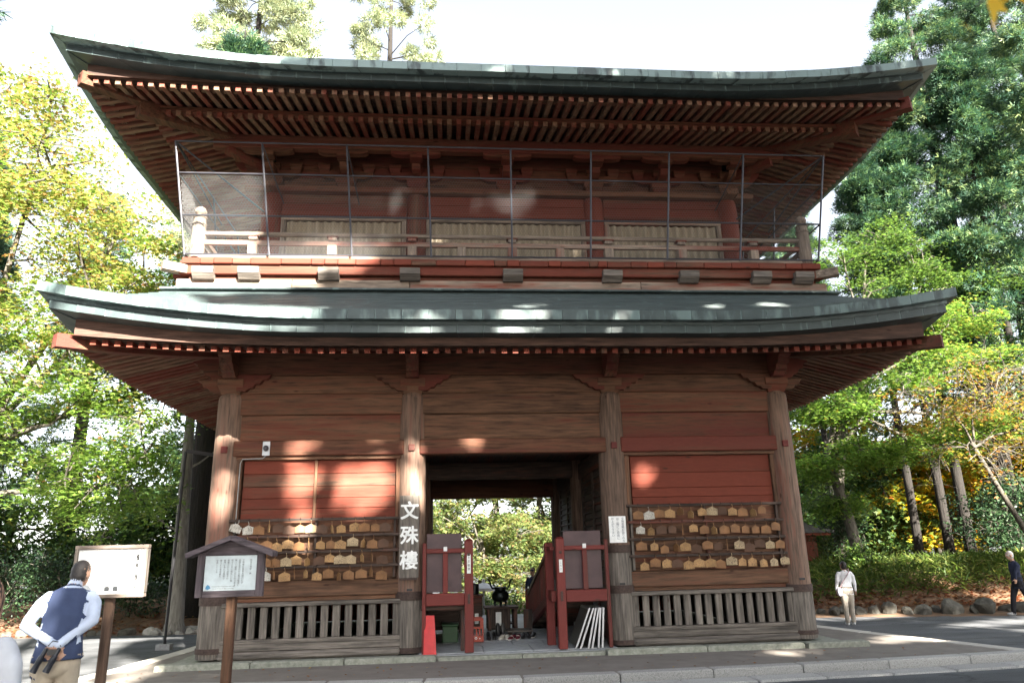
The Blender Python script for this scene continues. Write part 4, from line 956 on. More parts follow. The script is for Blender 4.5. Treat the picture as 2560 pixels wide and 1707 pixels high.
for dz in (.04, .018):
    gv, gf = glyph('Hiei-zan Enryaku-ji  National Heritage' if dz < .03 else 'Monju-ro Gate of the temple of Mt. Hiei', .014, 0, .0008); mm = MB(); cx = bx0+.077+.20
    mm.add([(cx+v.x, by-.0195-v.z, bz0+.066+dz+v.y) for v in gv], gf); tag(mm.build('writing', inkg, pd2), kind='stuff')
MB().prism([(bx0+.1, bz0+.085), (bx0+.125, bz0+.075), (bx0+.15, bz0+.09), (bx0+.14, bz0+.115), (bx0+.12, bz0+.125), (bx0+.105, bz0+.11)], 'y', by-.0205, by-.0185).build('emblem', plain('blue print', (.10, .30, .50), .6), pd2)
tag(sg2, 'dark wooden notice board with a little gabled roof and a pale panel', 'notice board')

# black rod (drain pole) beside the left corner with its foot block and bracket
rp = empty('drain_rod', (-6.72, 3.4, gy(-6.7, 3.4)))
g0 = gy(-6.7, 3.4); tp = onY(465, 1127, 2.6)
MB().tube([(-6.72, 3.4, g0+.1), tuple(tp)], .026, 8).build('rod', black, rp, smooth=True)
MB().tube([tuple(tp), (tp[0], tp[1], tp[2]+1.2)], .02, 8).build('upper_rod', black, rp) if False else None
MB().beam(tuple(tp), (-4.9, 3.18, 3.42), .03, .07).build('bracket', black, rp)
bx('foot_block', noisy('grey foot block', (.16, .16, .16), (.24, .24, .24), 20, .9, .2), rp, -6.86, -6.58, 3.3, 3.5, g0, g0+.12, .01)
tag(rp, 'thin black metal rod in a grey foot block braced to the gate corner', 'rod')

# small red-eaved hall far on the right
hy = 11.5; hx = onY(1912*1.0884, 1222*1.0884, hy-1.5)[0]-.75; hl = empty('small_hall', (hx, hy, gy(hx, hy)))
e = onY(1912*1.0884, 1222*1.0884, hy-1.5); ez = e[2]
g0 = gy(hx, hy)
MB().box(hx-1.6, hx+.45, hy-1.0, hy+1.6, g0-.4, ez+.05).build('wall', W['redz'], hl)
m = MB(); ex = e[0]
m.prism([(hx-3.2, ez+.0), (ex, ez-.0), (ex+.05, ez+.07), (ex-.5, ez+.15), (hx-1.2, ez+.75), (hx-3.2, ez+.2)], 'y', hy-1.6, hy+2.2); m.build('roof', noisy('grey roof tiles', (.05, .05, .055), (.09, .09, .095), 10, .6, .3), hl, fix=True)
for i in range(12): bx('rafter', W['redx'], hl, hx-1, ex-.05, hy-1.5+i*.3, hy-1.42+i*.3, ez-.08, ez-.005, .005)
tag(hl, 'small hall with red eaves and grey roof among the trees behind the right corner column', 'building')

# ------------------------------------------------------------------ trees
def leaf_cloud(name, P, Nn, size, tmpl, cols, mat, parent, spin=None):
    """P (n,3) centres, Nn (n,3) normals, size (n), cols (n,3): one mesh of leaf faces; tmpl: list of (x,y,z) of one polygon, or list of polygons"""
    n = len(P); polys = tmpl if isinstance(tmpl[0], list) else [tmpl]
    up = nr.normal(size=(n, 3)); X = np.cross(Nn, up); X /= np.linalg.norm(X, axis=1, keepdims=True)+1e-9
    if spin is not None: X = spin-(spin*Nn).sum(1, keepdims=True)*Nn; X /= np.linalg.norm(X, axis=1, keepdims=True)+1e-9
    Yv = np.cross(Nn, X)
    tv = np.array([q for p in polys for q in p]); k = len(tv)
    V = P[:, None, :]+size[:, None, None]*(tv[None, :, 0:1]*X[:, None]+tv[None, :, 1:2]*Yv[:, None]+tv[None, :, 2:3]*Nn[:, None])
    V = V.reshape(-1, 3); org = np.array(parent and WO[parent] if parent is not None else (0, 0, 0), float)
    me = bpy.data.meshes.new(name); me.vertices.add(len(V)); me.vertices.foreach_set('co', (V-org).astype(np.float32).ravel())
    lens = [len(p) for p in polys]; me.loops.add(n*k); me.loops.foreach_set('vertex_index', np.arange(n*k, dtype=np.int32))
    me.polygons.add(n*len(polys)); st = np.cumsum([0]+lens[:-1]); LS = (np.arange(n)[:, None]*k+st[None]).ravel()
    me.polygons.foreach_set('loop_start', LS.astype(np.int32)); me.update(calc_edges=True)
    a = me.color_attributes.new('Col', 'FLOAT_COLOR', 'POINT'); c4 = np.ones((n, k, 4), np.float32); c4[:, :, :3] = cols[:, None]; a.data.foreach_set('color', c4.ravel())
    me.materials.append(mat); return put(name, me, org, parent)
STAR = [(0, 1., -.1), (.2, .32, .03), (.85, .38, -.08), (.34, -.06, .02), (0, -.3, 0), (-.34, -.06, .02), (-.85, .38, -.08), (-.2, .32, .03)]      # lobed maple leaf
TRI3 = [(0, -.3, 0), (.75, .1, -.08), (.22, .32, .03), (0, 1., -.1), (-.22, .32, .03), (-.75, .1, -.08)]
OVAL = [(0, -.5, 0), (.3, -.1, .04), (.24, .3, .02), (0, .6, -.06), (-.24, .3, .02), (-.3, -.1, .04)]
NEED = [[(-.09, 0, 0), (.09, 0, 0), (.03, 1, -.05), (-.03, 1, -.05)], [(0, .1, 0), (.06, .02, 0), (.62, .62, .06), (.56, .66, .06)], [(0, .1, 0), (-.56, .66, .06), (-.62, .62, .06), (-.06, .02, 0)]]
BLADE = [[(-.05, 0, 0), (.05, 0, 0), (.07, .45, .02), (.0, 1., -.12), (-.07, .45, .02)]]
def rdir(n):
    v = nr.normal(size=(n, 3)); return v/np.linalg.norm(v, axis=1, keepdims=True)
def palette(n, cs, w):
    cs = np.array(cs); idx = nr.choice(len(cs), n, p=np.array(w)/sum(w)); c = cs[idx]*nr.uniform(.75, 1.25, (n, 1)); return c
GREEN = [(.075, .145, .028), (.115, .20, .034), (.165, .245, .05), (.055, .11, .03)]
YELLO = [(.31, .28, .085), (.25, .27, .075), (.34, .25, .085), (.33, .17, .07), (.18, .23, .055)]
GOLD = [(.42, .30, .03), (.46, .24, .02), (.30, .30, .03), (.40, .12, .02), (.2, .24, .03)]
OLIVE = [(.12, .15, .03), (.22, .18, .03), (.25, .12, .03), (.08, .12, .02)]
CEDAR = [(.022, .058, .034), (.042, .092, .042), (.085, .145, .055), (.03, .07, .048)]
PINE = [(.22, .26, .15), (.30, .32, .18), (.17, .21, .13)]  # needles paled to stand in for haze and overexposure
def broadleaf(name, label, base, trunk, lobes, nspray, nleaf, size, pal, cat='tree', group=None, tmpl=STAR, mat=None, bark=None, rt=.16, top=None, flat=.35, seed=0, bare=0, spray_r=(.45, .85), branch_r=.035, kin=None):
    """trunk: list of points from base; lobes: (centre, radii, weight); sprays of leaves fill the lobes, each tied to the limbs"""
    global nr
    nr = np.random.default_rng(seed+11); r2 = random.Random(seed)
    root = empty(name, base); t = MB(); tr = [Vector(q) for q in trunk]; k = len(tr)
    rad = [rt*(1-.5*i/(k-1)) for i in range(k)]; rad[0] *= 1.25
    t.tube(tr, rad, 10)
    wts = np.array([q[2] for q in lobes], float); wts /= wts.sum()
    limbs = []
    for c, r, w in lobes:
        c = Vector(c); s = tr[-1-(r2.random() < .4 and k > 3)]; m1 = s.lerp(c, .5)+Vector((r2.uniform(-.3, .3), r2.uniform(-.3, .3), .25)); pts = [s, s.lerp(m1, .5)+Vector((r2.uniform(-.12, .12),)*2+(.1,)), m1, m1.lerp(c, .6)+Vector((r2.uniform(-.15, .15), r2.uniform(-.15, .15), .1)), c]
        t.tube(pts, [rad[-1]*q for q in (.75, .6, .48, .35, .2)], 7, cap=False); limbs += [(p, rad[-1]*q) for p, q in zip(pts[1:], (.6, .48, .35, .2))]
        for a, b in zip(pts[1:-1], pts[2:]): limbs.append((a.lerp(b, .5), rad[-1]*.3))
    P = []; Nn = []; C = []
    for i in range(nspray):
        li = nr.choice(len(lobes), p=wts); c, r, w = lobes[li]
        d = rdir(1)[0]*nr.uniform(.35, 1.)**.5; ctr = np.array(c)+d*np.array(r)
        q = min(limbs, key=lambda e: (e[0]-Vector(ctr)).length); a = q[0]; e = Vector(ctr)
        md = a.lerp(e, .55)+Vector((r2.uniform(-.15, .15), r2.uniform(-.15, .15), r2.uniform(.0, .25)))
        t.tube([a, md, e], [min(branch_r, q[1]*.8), branch_r*.55, branch_r*.2], 5, cap=False)
        if i % 3 == 0: limbs.append((md, branch_r*.6))
        if bare and r2.random() < bare:
            for _ in range(5): t.tube([md, e+Vector(rdir(1)[0]*.3), e+Vector(rdir(1)[0]*.7)], [branch_r*.4, branch_r*.2, branch_r*.08], 4, cap=False)
            continue
        n = max(6, int(nleaf*nr.uniform(.6, 1.4))); R = nr.uniform(*spray_r)
        th = nr.uniform(0, 2*np.pi, n); rr = R*np.sqrt(nr.uniform(0, 1, n)); tilt = nr.normal(0, .22, 2)
        dx, dy = rr*np.cos(th), rr*np.sin(th); dz = tilt[0]*dx+tilt[1]*dy-.25*rr*rr/R+nr.normal(0, .06+flat*.12, n)
        P.append(ctr+np.stack([dx, dy, dz], 1)); nn = np.stack([nr.normal(tilt[0], flat, n), nr.normal(tilt[1], flat, n), np.ones(n)], 1); Nn.append(nn)
        cs, w_ = pal(ctr, nr); C.append(palette(n, cs, w_))
    t.build('trunk', bark or bark_m, root, smooth='all')
    P = np.concatenate(P); Nn = np.concatenate(Nn); Nn /= np.linalg.norm(Nn, axis=1, keepdims=True); C = np.concatenate(C)
    leaf_cloud('crown', P, Nn, nr.uniform(.75, 1.25, len(P))*size, tmpl, C, mat or leaf_b, root)
    return tag(root, label, cat, group)
def conifer(name, label, base, H, z0, R, nclump, nneed, size, pal, group=None, rt=.3, seed=0, droop=.25, lean=(0, 0), conic=.8, clump=(.45, .8), pal_w=None, bark=None):
    """tall trunk, boughs and clumps of needles from height z0 up"""
    global nr
    nr = np.random.default_rng(seed+5); b = Vector(base); root = empty(name, base); t = MB()
    at = lambda z: Vector((b.x+lean[0]*z, b.y+lean[1]*z, b.z+z))
    t.tube([at(q*H) for q in (-.02, .04, .25, .5, .75, 1.)], [rt*q for q in (1.4, 1.05, .9, .68, .4, .06)], 12)
    P = []; Nn = []; Y = []; C = []
    for i in range(nclump):
        q = nr.uniform(0, 1)**.9; z = z0+(H-z0)*q; rmax = R*((1-q)**conic*.9+.10); a = nr.uniform(0, 2*np.pi); rr = rmax*nr.uniform(.3, 1.)**.6
        o = at(z); e = o+Vector((rr*math.cos(a), rr*math.sin(a), -droop*rr+nr.normal(0, .15)))
        if i % 2 == 0: t.tube([o, o.lerp(e, .5)+Vector((0, 0, .12*rr)), e], [rt*.16*(1-q*.6), rt*.1*(1-q*.6), .01], 5, cap=False)
        rc = nr.uniform(*clump)*(1-.35*q); n = int(nneed*nr.uniform(.7, 1.3)); d = rdir(n); d[:, 2] = d[:, 2]*.8+.12
        pos = np.array(e)+d*rc*nr.uniform(.15, 1, (n, 1))**.6*np.array([1, 1, .72]); P.append(pos)
        yy = d*.7+np.array([math.cos(a), math.sin(a), -.25])*.5+nr.normal(0, .3, (n, 3)); Y.append(yy); Nn.append(rdir(n)*.8+np.array([0, 0, .7]))
        C.append(palette(n, pal, pal_w or [1]*len(pal))*nr.uniform(.75, 1.3))
    t.build('trunk', bark or bark_c, root, smooth='all')
    P = np.concatenate(P); Y = np.concatenate(Y); Nn = np.concatenate(Nn)
    Nn -= (Nn*Y).sum(1, keepdims=True)/(Y*Y).sum(1, keepdims=True)*Y; Nn /= np.linalg.norm(Nn, axis=1, keepdims=True)+1e-9
    Xv = np.cross(Y, Nn)
    leaf_cloud('crown', P, Nn, nr.uniform(.7, 1.3, len(P))*size, NEED, np.concatenate(C), leaf_c, root, spin=Xv)
    return tag(root, label, 'tree', group)
def copy_tree(o, loc, rz, sc, label, group=None):
    c = o.copy(); col.objects.link(c); WO[c] = np.array(loc, float); c.location = loc; c.rotation_euler = (0, 0, rz); c.scale = (sc, sc, sc)
    for ch in o.children:
        d = ch.copy(); col.objects.link(d); d.parent = c; WO[d] = WO[c]
    c['label'] = label
    if group: c['group'] = group
    return c
GH = lambda x, y: float(ground_h(x, y))
# --- left: the great maple
def pal_left(c, r):
    h = c[2]+r.normal(0, 1.0)
    if h > 7.2: return YELLO+GREEN[1:3], (3, 4, 1.6, 1.2, 4, 1, 3)
    if h > 5.2: return YELLO[:2]+YELLO[3:]+GREEN, (1.2, 2, .5, 4, 1, 4, 4, .3)
    return GREEN+YELLO[4:], (1.2, 4, 4, .4, 1.6)
b = (-13.2, 4.5, GH(-13.2, 4.5))
broadleaf('maple_tree', 'great maple turning yellow and orange spreading beside the gate\'s left corner', b, [b, (-13., 4.5, 1.2), (-12.7, 4.6, 2.4), (-12.3, 4.6, 3.4)],
    [((-11.2, 3.4, 8.4), (2.8, 1.6, 1.9), 3.4), ((-9.4, 4.4, 6.9), (2.1, 1.4, 1.6), 3.2), ((-9.8, 4.0, 4.4), (2.4, 1.5, 1.2), 3.6), ((-12.5, 3., 5.8), (2.6, 1.4, 1.7), 3.2), ((-8.9, 4.6, 3.1), (1.6, 1.0, .75), 1.8), ((-12.6, 2.4, 3.7), (2.0, 1., 1.2), 2.0), ((-12., 3.6, 10.6), (2.6, 1.5, 1.2), 2.0), ((-8.1, 5.2, 5.4), (1.0, 1.0, 1.1), 1.2), ((-9.2, 4.4, 9.0), (1.6, 1.2, 1.2), 1.6), ((-12.2, 3.4, 12.0), (2.2, 1.4, .9), 1.3), ((-10.6, 3.8, 10.6), (1.5, 1.2, .8), 1.)],
    430, 150, .078, pal_left, rt=.3, seed=3, flat=.35, spray_r=(.55, 1.0), branch_r=.045)
# --- right: layered maple with the twisted trunk
def pal_right(c, r): return GREEN+YELLO[4:]+OLIVE[1:2], (2, 4, 2.4, 1.6, .8+max(0, c[0]-12)*.4, .2+max(0, c[0]-12)*.3)
def LB(pts, y, r): return [(tuple(onY(u, v, y+dy)), tuple(q*k for q in r), k) for u, v, dy, k in pts]
tk = [tuple(onY(u, v, 8.6)) for u, v in ((2152, 1500), (2155, 1420), (2120, 1290), (2072, 1160), (2088, 1040))]; b = (tk[0][0], 8.6, GH(tk[0][0], 8.6)); tk[0] = b
mr = broadleaf('maple_tree', 'green layered maple with a twisted trunk above the person in white', b, tk,
    LB(((2070, 1020, -.6, 1.), (2200, 965, 0, 1.1), (2330, 880, -.3, 1.1), (2150, 1130, -.8, .9), (2300, 1120, -.5, 1.1), (2440, 1065, -.4, 1.1), (2050, 1170, -.4, .8), (2240, 800, .2, 1.1), (2390, 790, .3, 1.1), (2080, 1260, .6, .7), (2500, 900, .2, 1.)), 8.6, (1.15, 1.2, .42)),
    250, 150, .08, pal_right, rt=.21, seed=5, flat=.3)
tk = [tuple(onY(u, v, 10.6)) for u, v in ((2105, 1480), (2100, 1200), (2120, 950), (2160, 780))]; b = (tk[0][0], 10.6, GH(tk[0][0], 10.6)); tk[0] = b
broadleaf('maple_tree', 'bright green maple rising above the lower roof\'s right end', b, tk,
    LB(((2110, 640, 0, 1.), (2200, 590, .3, 1.), (2330, 640, 0, 1.1), (2160, 720, -.4, .9), (2290, 710, -.3, 1.), (2430, 720, 0, 1.)), 10.4, (1.3, 1.2, .55)),
    85, 160, .078, lambda c, r: ([(.06, .11, .025), (.085, .145, .03), (.12, .17, .04), (.045, .085, .025)], (3, 4, 2, 2)), rt=.16, seed=8, flat=.35)
b = (15.2, 7., GH(15.2, 7.))
broadleaf('bare_maple_tree', 'half bare maple with grey tangled twigs leaning over the bank', b, [b, (14.9, 7., 1.6), (14.1, 6.8, 3.0), (13.6, 6.7, 4.0)],
    [((12.4, 6.4, 5.2), (1.6, 1., .7), 2), ((14.2, 6.4, 5.6), (1.5, 1., .9), 2), ((13.2, 6.4, 3.6), (1.4, 1., .6), 1.2), ((15.4, 6.6, 4.4), (1.2, 1., .9), 1)],
    110, 60, .075, lambda c, r: (OLIVE+YELLO[2:4], (2, 3, 2, 1, 1, .5)), rt=.10, seed=9, bare=.45, bark=bark_m, branch_r=.03)
# --- golden maples in the sun behind, right and through the gate
gold = broadleaf('golden_maple_tree', 'golden autumn maple glowing behind the straight trunks', (18, 15.5, GH(18, 15.5)), [(18, 15.5, GH(18, 15.5)), (18.1, 15.5, 1.6), (18.3, 15.4, 3.)],
    [((16.8, 15., 3.2), (1.8, 1.4, .8), 2), ((19., 15., 3.8), (2., 1.4, 1.), 2), ((18., 15.2, 5.2), (2.2, 1.5, 1.), 2), ((18.2, 15., 1.9), (2.2, 1.3, .7), 1.5)],
    110, 120, .13, lambda c, r: (GOLD+GREEN[2:3], (3, 2, 3, .7, 2, 2)), rt=.2, seed=12, flat=.5, tmpl=TRI3, spray_r=(.5, .9))
olive = broadleaf('autumn_tree', 'x', (.4, 27, GH(.4, 27)), [(.4, 27, GH(.4, 27)), (.5, 27, -.2), (.7, 27, 1.2), (.6, 27, 2.2)],
    [((-1.6, 26.4, 3.4), (2.0, 1.4, 1.1), 2), ((2.6, 26.4, 2.6), (1.8, 1.3, 1.), 1.3), ((-.2, 26.6, 5.0), (2.2, 1.4, .9), 1.5), ((-.6, 26.2, .8), (2.4, 1.2, 1.0), 1.8), ((2.6, 26.2, .4), (2.0, 1.2, .9), 1.6), ((.8, 26., -.9), (3., 1.2, .7), 1.6)],
    140, 110, .13, lambda c, r: ([(.10, .14, .05), (.16, .17, .06), (.19, .13, .06), (.07, .11, .04), (.22, .22, .08), (.13, .18, .05)], (3, 3, 1.2, 2.5, 1.5, 3)), rt=.17, seed=14, flat=.5, tmpl=TRI3)
GLB = ['golden maple far behind the dark cedar', 'golden maple behind the large evergreen shrub', 'golden maple behind the third slender trunk', 'golden maple behind the second slender trunk', 'golden maple far behind the half bare maple']
for x, y, rz, sc, lb, g in ((23.5, 21., 1., 1.2, 'golden autumn maple glowing behind the slender trunks', 'golden maples behind the trunks'), (21.5, 13., 2., 1.15, 'golden autumn maple glowing behind the slender trunks', 'golden maples behind the trunks'), (17., 20., 4., 1.3, 'golden autumn maple glowing behind the slender trunks', 'golden maples behind the trunks'), (20., 17., 2.6, 1., 'golden autumn maple glowing behind the slender trunks', 'golden maples behind the trunks'),
        (24, 18., 5.1, 1.5, 'golden autumn maple glowing behind the slender trunks', 'golden maples behind the trunks')):
    copy_tree(gold, (x, y, GH(x, y)), rz, sc, GLB.pop(0))
gold['label'] = 'golden maple right behind the first slender trunk'
OLB = ('rust leaved maple seen through the passage above the incense burner', 'olive maple seen through the passage beside the stair rail', 'olive maple seen through the passage beside the red post')
for (x, y, rz, sc), lb in zip(((4.2, 30., 2., 1.25), (-4.4, 31., 4., 1.4), (1.6, 33., 5.2, 1.5)), OLB[1:]+('olive maple farthest behind the incense burner',)):
    copy_tree(olive, (x, y, GH(x, y)+2.2), rz, sc, lb)
olive['label'] = OLB[0]
# --- mixed green trees filling the wood
fill = broadleaf('broadleaf_tree', 'low dark green tree behind the great maple', (-15.5, 13.5, GH(-15.5, 13.5)), [(-15.5, 13.5, GH(-15.5, 13.5)), (-15.4, 13.5, 1.3), (-15.5, 13.5, 2.2)],
    [((-17., 13., 2.2), (1.8, 1.5, 1.3), 2), ((-14.2, 13., 2.4), (1.8, 1.5, 1.2), 2), ((-15.5, 13., 4.2), (2.2, 1.6, 1.3), 2), ((-15.5, 12.6, 1.1), (2.4, 1.3, .7), 1.5)],
    120, 110, .12, lambda c, r: ([(.03, .065, .022), (.05, .09, .022), (.08, .12, .025), (.14, .15, .03)], (3, 3, 1.5, .6)), rt=.2, seed=17, flat=.7, tmpl=TRI3, bark=bark_c)
FL = ['low dark green tree behind the camellia shrubs', 'low dark green tree behind the old cedars', 'low dark green tree between the maple trunk and the bleached trunk', 'low dark green tree behind the small hall', 'low dark green tree behind the slender trunks', 'low dark green tree far behind the golden maples', 'dark green tree at the back of the garden', 'dark green tree beyond the parasol', 'dark green tree behind the twisted maple', 'dark green tree between the twisted maple and the slender trunks', 'dark green tree close behind the second slender trunk']
for (x, y, rz, sc), lb in zip(((-12., 14.5, 1., 1.), (-9., 14., 2.2, .9), (-10.6, 19., 4., 1.3), (10.8, 21., 1.5, 1.2), (14.5, 22., 3., 1.4), (21., 23., 4.4, 1.6), (-6.5, 30., .6, 1.5), (7.5, 32., 2.8, 1.5), (11.8, 15., .9, .8), (14.2, 16.5, 2.1, 1.), (17., 17.5, 5., 1.)), FL): copy_tree(fill, (x, y, GH(x, y)), rz, sc, lb)
# --- conifers
ced = conifer('cedar_tree', 'tall cedar with bright clumped boughs right of the upper roof', (18.6, 12.2, GH(18.6, 12.2)), 25, 6.0, 4.4, 125, 300, .19, [(q[0]*1.4, q[1]*1.35, q[2]*1.4) for q in CEDAR]+[(.18, .24, .09)], rt=.38, seed=21, pal_w=(2, 3, 3, 2, 2), clump=(.6, 1.0))
ced2 = conifer('cedar_tree', 'dark cedar with open boughs at the picture\'s far bank', (22.5, 14., GH(22.5, 14.)), 26, 5.5, 4.2, 150, 200, .22, CEDAR, rt=.45, seed=22, droop=.35)
ced2['label'] = 'dark open cedar standing behind the bright clumped cedar'
slim = conifer('slender_cedar_tree', 'slender cedar, first straight trunk from the twisted maple', (14.9, 12., GH(14.9, 12.)), 16, 6.5, 1.8, 90, 220, .17, CEDAR, rt=.14, seed=23, lean=(.0, 0))
SLB = ['slender cedar, second straight trunk from the twisted maple', 'slender cedar, third straight trunk from the twisted maple', 'thin cedar trunk just behind the twisted maple', 'slender cedar beside the half bare maple']
for x, y, rz, sc in ((16.0, 12., 1., 1.1), (16.9, 12.2, 2.2, 1.25), (12.9, 13.5, 3., .9), (18.6, 10.5, 4., 1.2)):
    copy_tree(slim, (x, y, GH(x, y)), rz, sc, SLB.pop(0))
CLB = ['dark cedar rising between the great maple and the old cedars', 'dark cedar behind the camellia by the road edge', 'dark cedar behind the low green trees', 'dark cedar farthest along the left road', 'dark cedar behind the old trunks']
for x, y, rz, sc, lb in ((-13.5, 13., .5, .55, 'dark cedar behind the maple trunk'), (-17.5, 12., 2., .62, 'dark cedar behind the great maple'), (-10.8, 17.5, 3.4, .5, 'dark cedar behind the great maple'), (-20, 16, 5, .7, 'dark cedar behind the great maple'), (-8.2, 21, 1.4, .42, 'dark cedar behind the great maple')):
    copy_tree(ced2, (x, y, GH(x, y)), rz, sc, CLB.pop(0))
for x, y, rz, sc in ((21.5, 8.5, 1., 1.0), (15.5, 23., 2., .72), (27., 17., 3., 1.2)):
    copy_tree(ced, (x, y, GH(x, y)), rz, sc, ['cedar standing behind the half bare maple', 'cedar far behind the bright green maple', 'cedar far behind the dark evergreen shrub'][int(rz)-1])
pine = conifer('pine_tree', 'pale feathery pine rising behind the upper roof', (-13.0, 27, GH(-13.0, 27)), 44, 17, 4.8, 170, 150, .36, PINE, rt=.4, seed=31, conic=.5, clump=(.7, 1.1), droop=-.1)
pine['label'] = 'pale rounded pine rising behind the upper roof, the fuller of two'
pine2 = conifer('pine_tree', 'sparse pale pine with open branches rising behind the upper roof', (-5.0, 29, GH(-5.0, 29)), 46, 18, 4.8, 90, 120, .32, PINE, rt=.4, seed=32, conic=.55, clump=(.6, 1.0), droop=-.25)
# overhanging conifer at the upper left
conifer('cedar_tree', 'dark conifer whose bough hangs over the great maple', (-14.6, 2.6, GH(-14.6, 2.6)), 21, 13.0, 3.4, 80, 160, .2, CEDAR, rt=.4, seed=33)
# big old trunks and the dead trunk by the left corner
conifer('old_cedar_tree', 'old cedar with a thick dark trunk behind the bleached trunk', (-8.15, 9.4, GH(-8.15, 9.4)), 19, 7.5, 2.6, 70, 120, .23, CEDAR, rt=.42, seed=35, lean=(-.0, 0))
conifer('old_cedar_tree', 'old cedar with a flaring trunk just behind the bleached trunk', (-7.35, 9.0, GH(-7.35, 9.0)), 17, 8.0, 2.4, 60, 120, .23, CEDAR, rt=.34, seed=36)
dt = empty('dead_trunk', (-8.2, 7.0, GH(-8.2, 7.))); g0 = GH(-8.2, 7.)
tp = onY(437*1.0884, 965*1.0884, 7.4); bs = onZ(372*1.0884, 1438*1.0884, g0); bs = np.array([-7.75, 6.9, g0])
A, B = Vector(bs), Vector(tp); D_ = B-A
MB().tube([A-D_*.01, A+D_*.05, A+D_*.3, A+D_*.6, A+D_*1.0, A+D_*1.25], [.30, .215, .18, .155, .12, .07], 12).build('trunk', bark_d, dt, smooth=True)
for q, d in ((.45, (-.5, -.2, .25)), (.75, (.5, .1, .3)), (.95, (-.4, 0, .3))): p = A+D_*q; MB().tube([p, p+Vector(d)*.6, p+Vector(d)*1.3+Vector((0, 0, .1))], [.04, .025, .008], 6).build('branch_stub', bark_d, dt, smooth=True)
tag(dt, 'bleached leaning tree trunk ringed by stones left of the gate', 'tree')
# --- shrubs
def shrub(name, label, x, y, r, h, n, seed, pal, group=None, size=.07):
    z = GH(x, y); rr = random.Random(seed)
    return broadleaf(name, label, (x, y, z), [(x, y, z), (x, y, z+h*.2), (x+.05, y, z+h*.35)], [((x-r*.4, y, z+h*.55), (r*.6, r*.6, h*.4), 1), ((x+r*.4, y, z+h*.5), (r*.6, r*.6, h*.4), 1), ((x, y-.1, z+h*.72), (r*.6, r*.5, h*.28), 1)],
                     n, 70, size, pal, cat='shrub', group=group, tmpl=OVAL, mat=leaf_s, rt=.05, seed=seed, flat=.9, spray_r=(.22, .4), branch_r=.02)
DK = lambda c, r: ([(.018, .04, .02), (.03, .06, .025), (.045, .075, .035)], (2, 2, 1))
shrub('camellia_shrub', 'dark glossy camellia shrub behind the man in the vest', -11.6, 8.2, 1.3, 1.9, 70, 41, DK)
s2 = shrub('camellia_shrub', 'dark glossy camellia shrub by the left edge of the road', -13.6, 7.6, 1.5, 2.3, 80, 42, DK)
shrub('camellia_shrub', 'low dark shrub left of the old trunks', -9.8, 9.2, .8, 1.0, 40, 43, DK)
dkb = shrub('evergreen_shrub', 'large dark evergreen shrub on the bank behind the walking man', 16.4, 9.2, 1.9, 2.6, 110, 44, DK, size=.09)
shrub('evergreen_shrub', 'dark evergreen shrub left of the twisted maple trunk', 11.2, 10.2, .9, 2.4, 60, 45, DK)
shrub('evergreen_shrub', 'low green shrub at the foot of the twisted maple', 10.4, 8.2, .6, .8, 30, 46, lambda c, r: (GREEN, (1, 1, .5, 1)))
for i, (x, y, r, h) in enumerate(((-2.2, 11.5, 1.2, 1.0), (.6, 12., 1.3, .8), (2.4, 11.4, 1.1, 1.0))):
    shrub('garden_shrub', ('round garden shrub behind the offering box', 'round garden shrub behind the incense burner', 'round garden shrub behind the stair foot')[i], x, y, r, h, 45, 50+i, lambda c, r: (GREEN+YELLO[4:], (2, 3, 2, 1, 2)), size=.08)
# --- bamboo grass on the bank, fallen leaves, rocks
nr = np.random.default_rng(77)
n = 13000; X = nr.uniform(8.2, 19, n); Yb = nr.uniform(6.6, 10.5, n)-.25*(X-9)*.6
k = (Yb > 6.0-.25*(X-9)) & (nr.uniform(0, 1, n) < np.where(X > 12.6, np.where(Yb > 6.5-.25*(X-9)*.6, 1, .25), 1)); X, Yb = X[k], Yb[k]; n = len(X)
Z = ground_h(X, Yb)+nr.uniform(0, .42, n); yy = rdir(n); yy[:, 2] = np.abs(yy[:, 2])*.5+.15; Nb = rdir(n)*.5+np.array([0, 0, 1.]); Nb -= (Nb*yy).sum(1, keepdims=True)/(yy*yy).sum(1, keepdims=True)*yy; Nb /= np.linalg.norm(Nb, axis=1, keepdims=True)
g_ = leaf_cloud('bamboo_grass', np.stack([X, Yb, Z], 1), Nb, nr.uniform(.16, .30, n), BLADE, palette(n, [(.06, .10, .02), (.10, .14, .03), (.17, .18, .05), (.05, .08, .025)], (2, 3, 1.2, 2)), leaf_b, None, spin=np.cross(yy, Nb))
tag(g_, 'green bamboo grass covering the bank behind the rocks', 'grass', kind='stuff')
n = 5200; X = np.concatenate([nr.uniform(8., 18, 3600), nr.uniform(-13, -6.8, 1600)]); Yb = np.concatenate([6.15-.25*(X[:3600]-9)+np.abs(nr.normal(0, 1.0, 3600)), nr.uniform(6.9, 10.5, 1600)]); Z = ground_h(X, Yb)+nr.uniform(.012, .05, n)
g_ = leaf_cloud('fallen_leaves', np.stack([X, Yb, Z], 1), np.stack([nr.normal(0, .35, n), nr.normal(0, .35, n), np.ones(n)], 1)/1.2, nr.uniform(.05, .09, n), STAR, palette(n, [(.17, .055, .025), (.12, .04, .02), (.20, .10, .04), (.09, .045, .025)], (3, 2, 2, 2)), leaf_b, None)
tag(g_, 'rust brown fallen leaves on the banks', 'leaves', kind='stuff')
n = 420; X = nr.uniform(-6, 7.2, n); Yb = np.where(nr.uniform(0, 1, n) < .5, -2.5+.04*np.abs(X)-np.abs(nr.normal(0, .25, n)), nr.uniform(-2.2, -.75, n)); Z = np.where(Yb > -2.15+.06*np.abs(X)*.5, ZW+.012, -.205)+.004
k_ = (Yb > -2.1) | (Yb < -2.85); X, Yb, Z = X[k_], Yb[k_], Z[k_]; n = len(X)
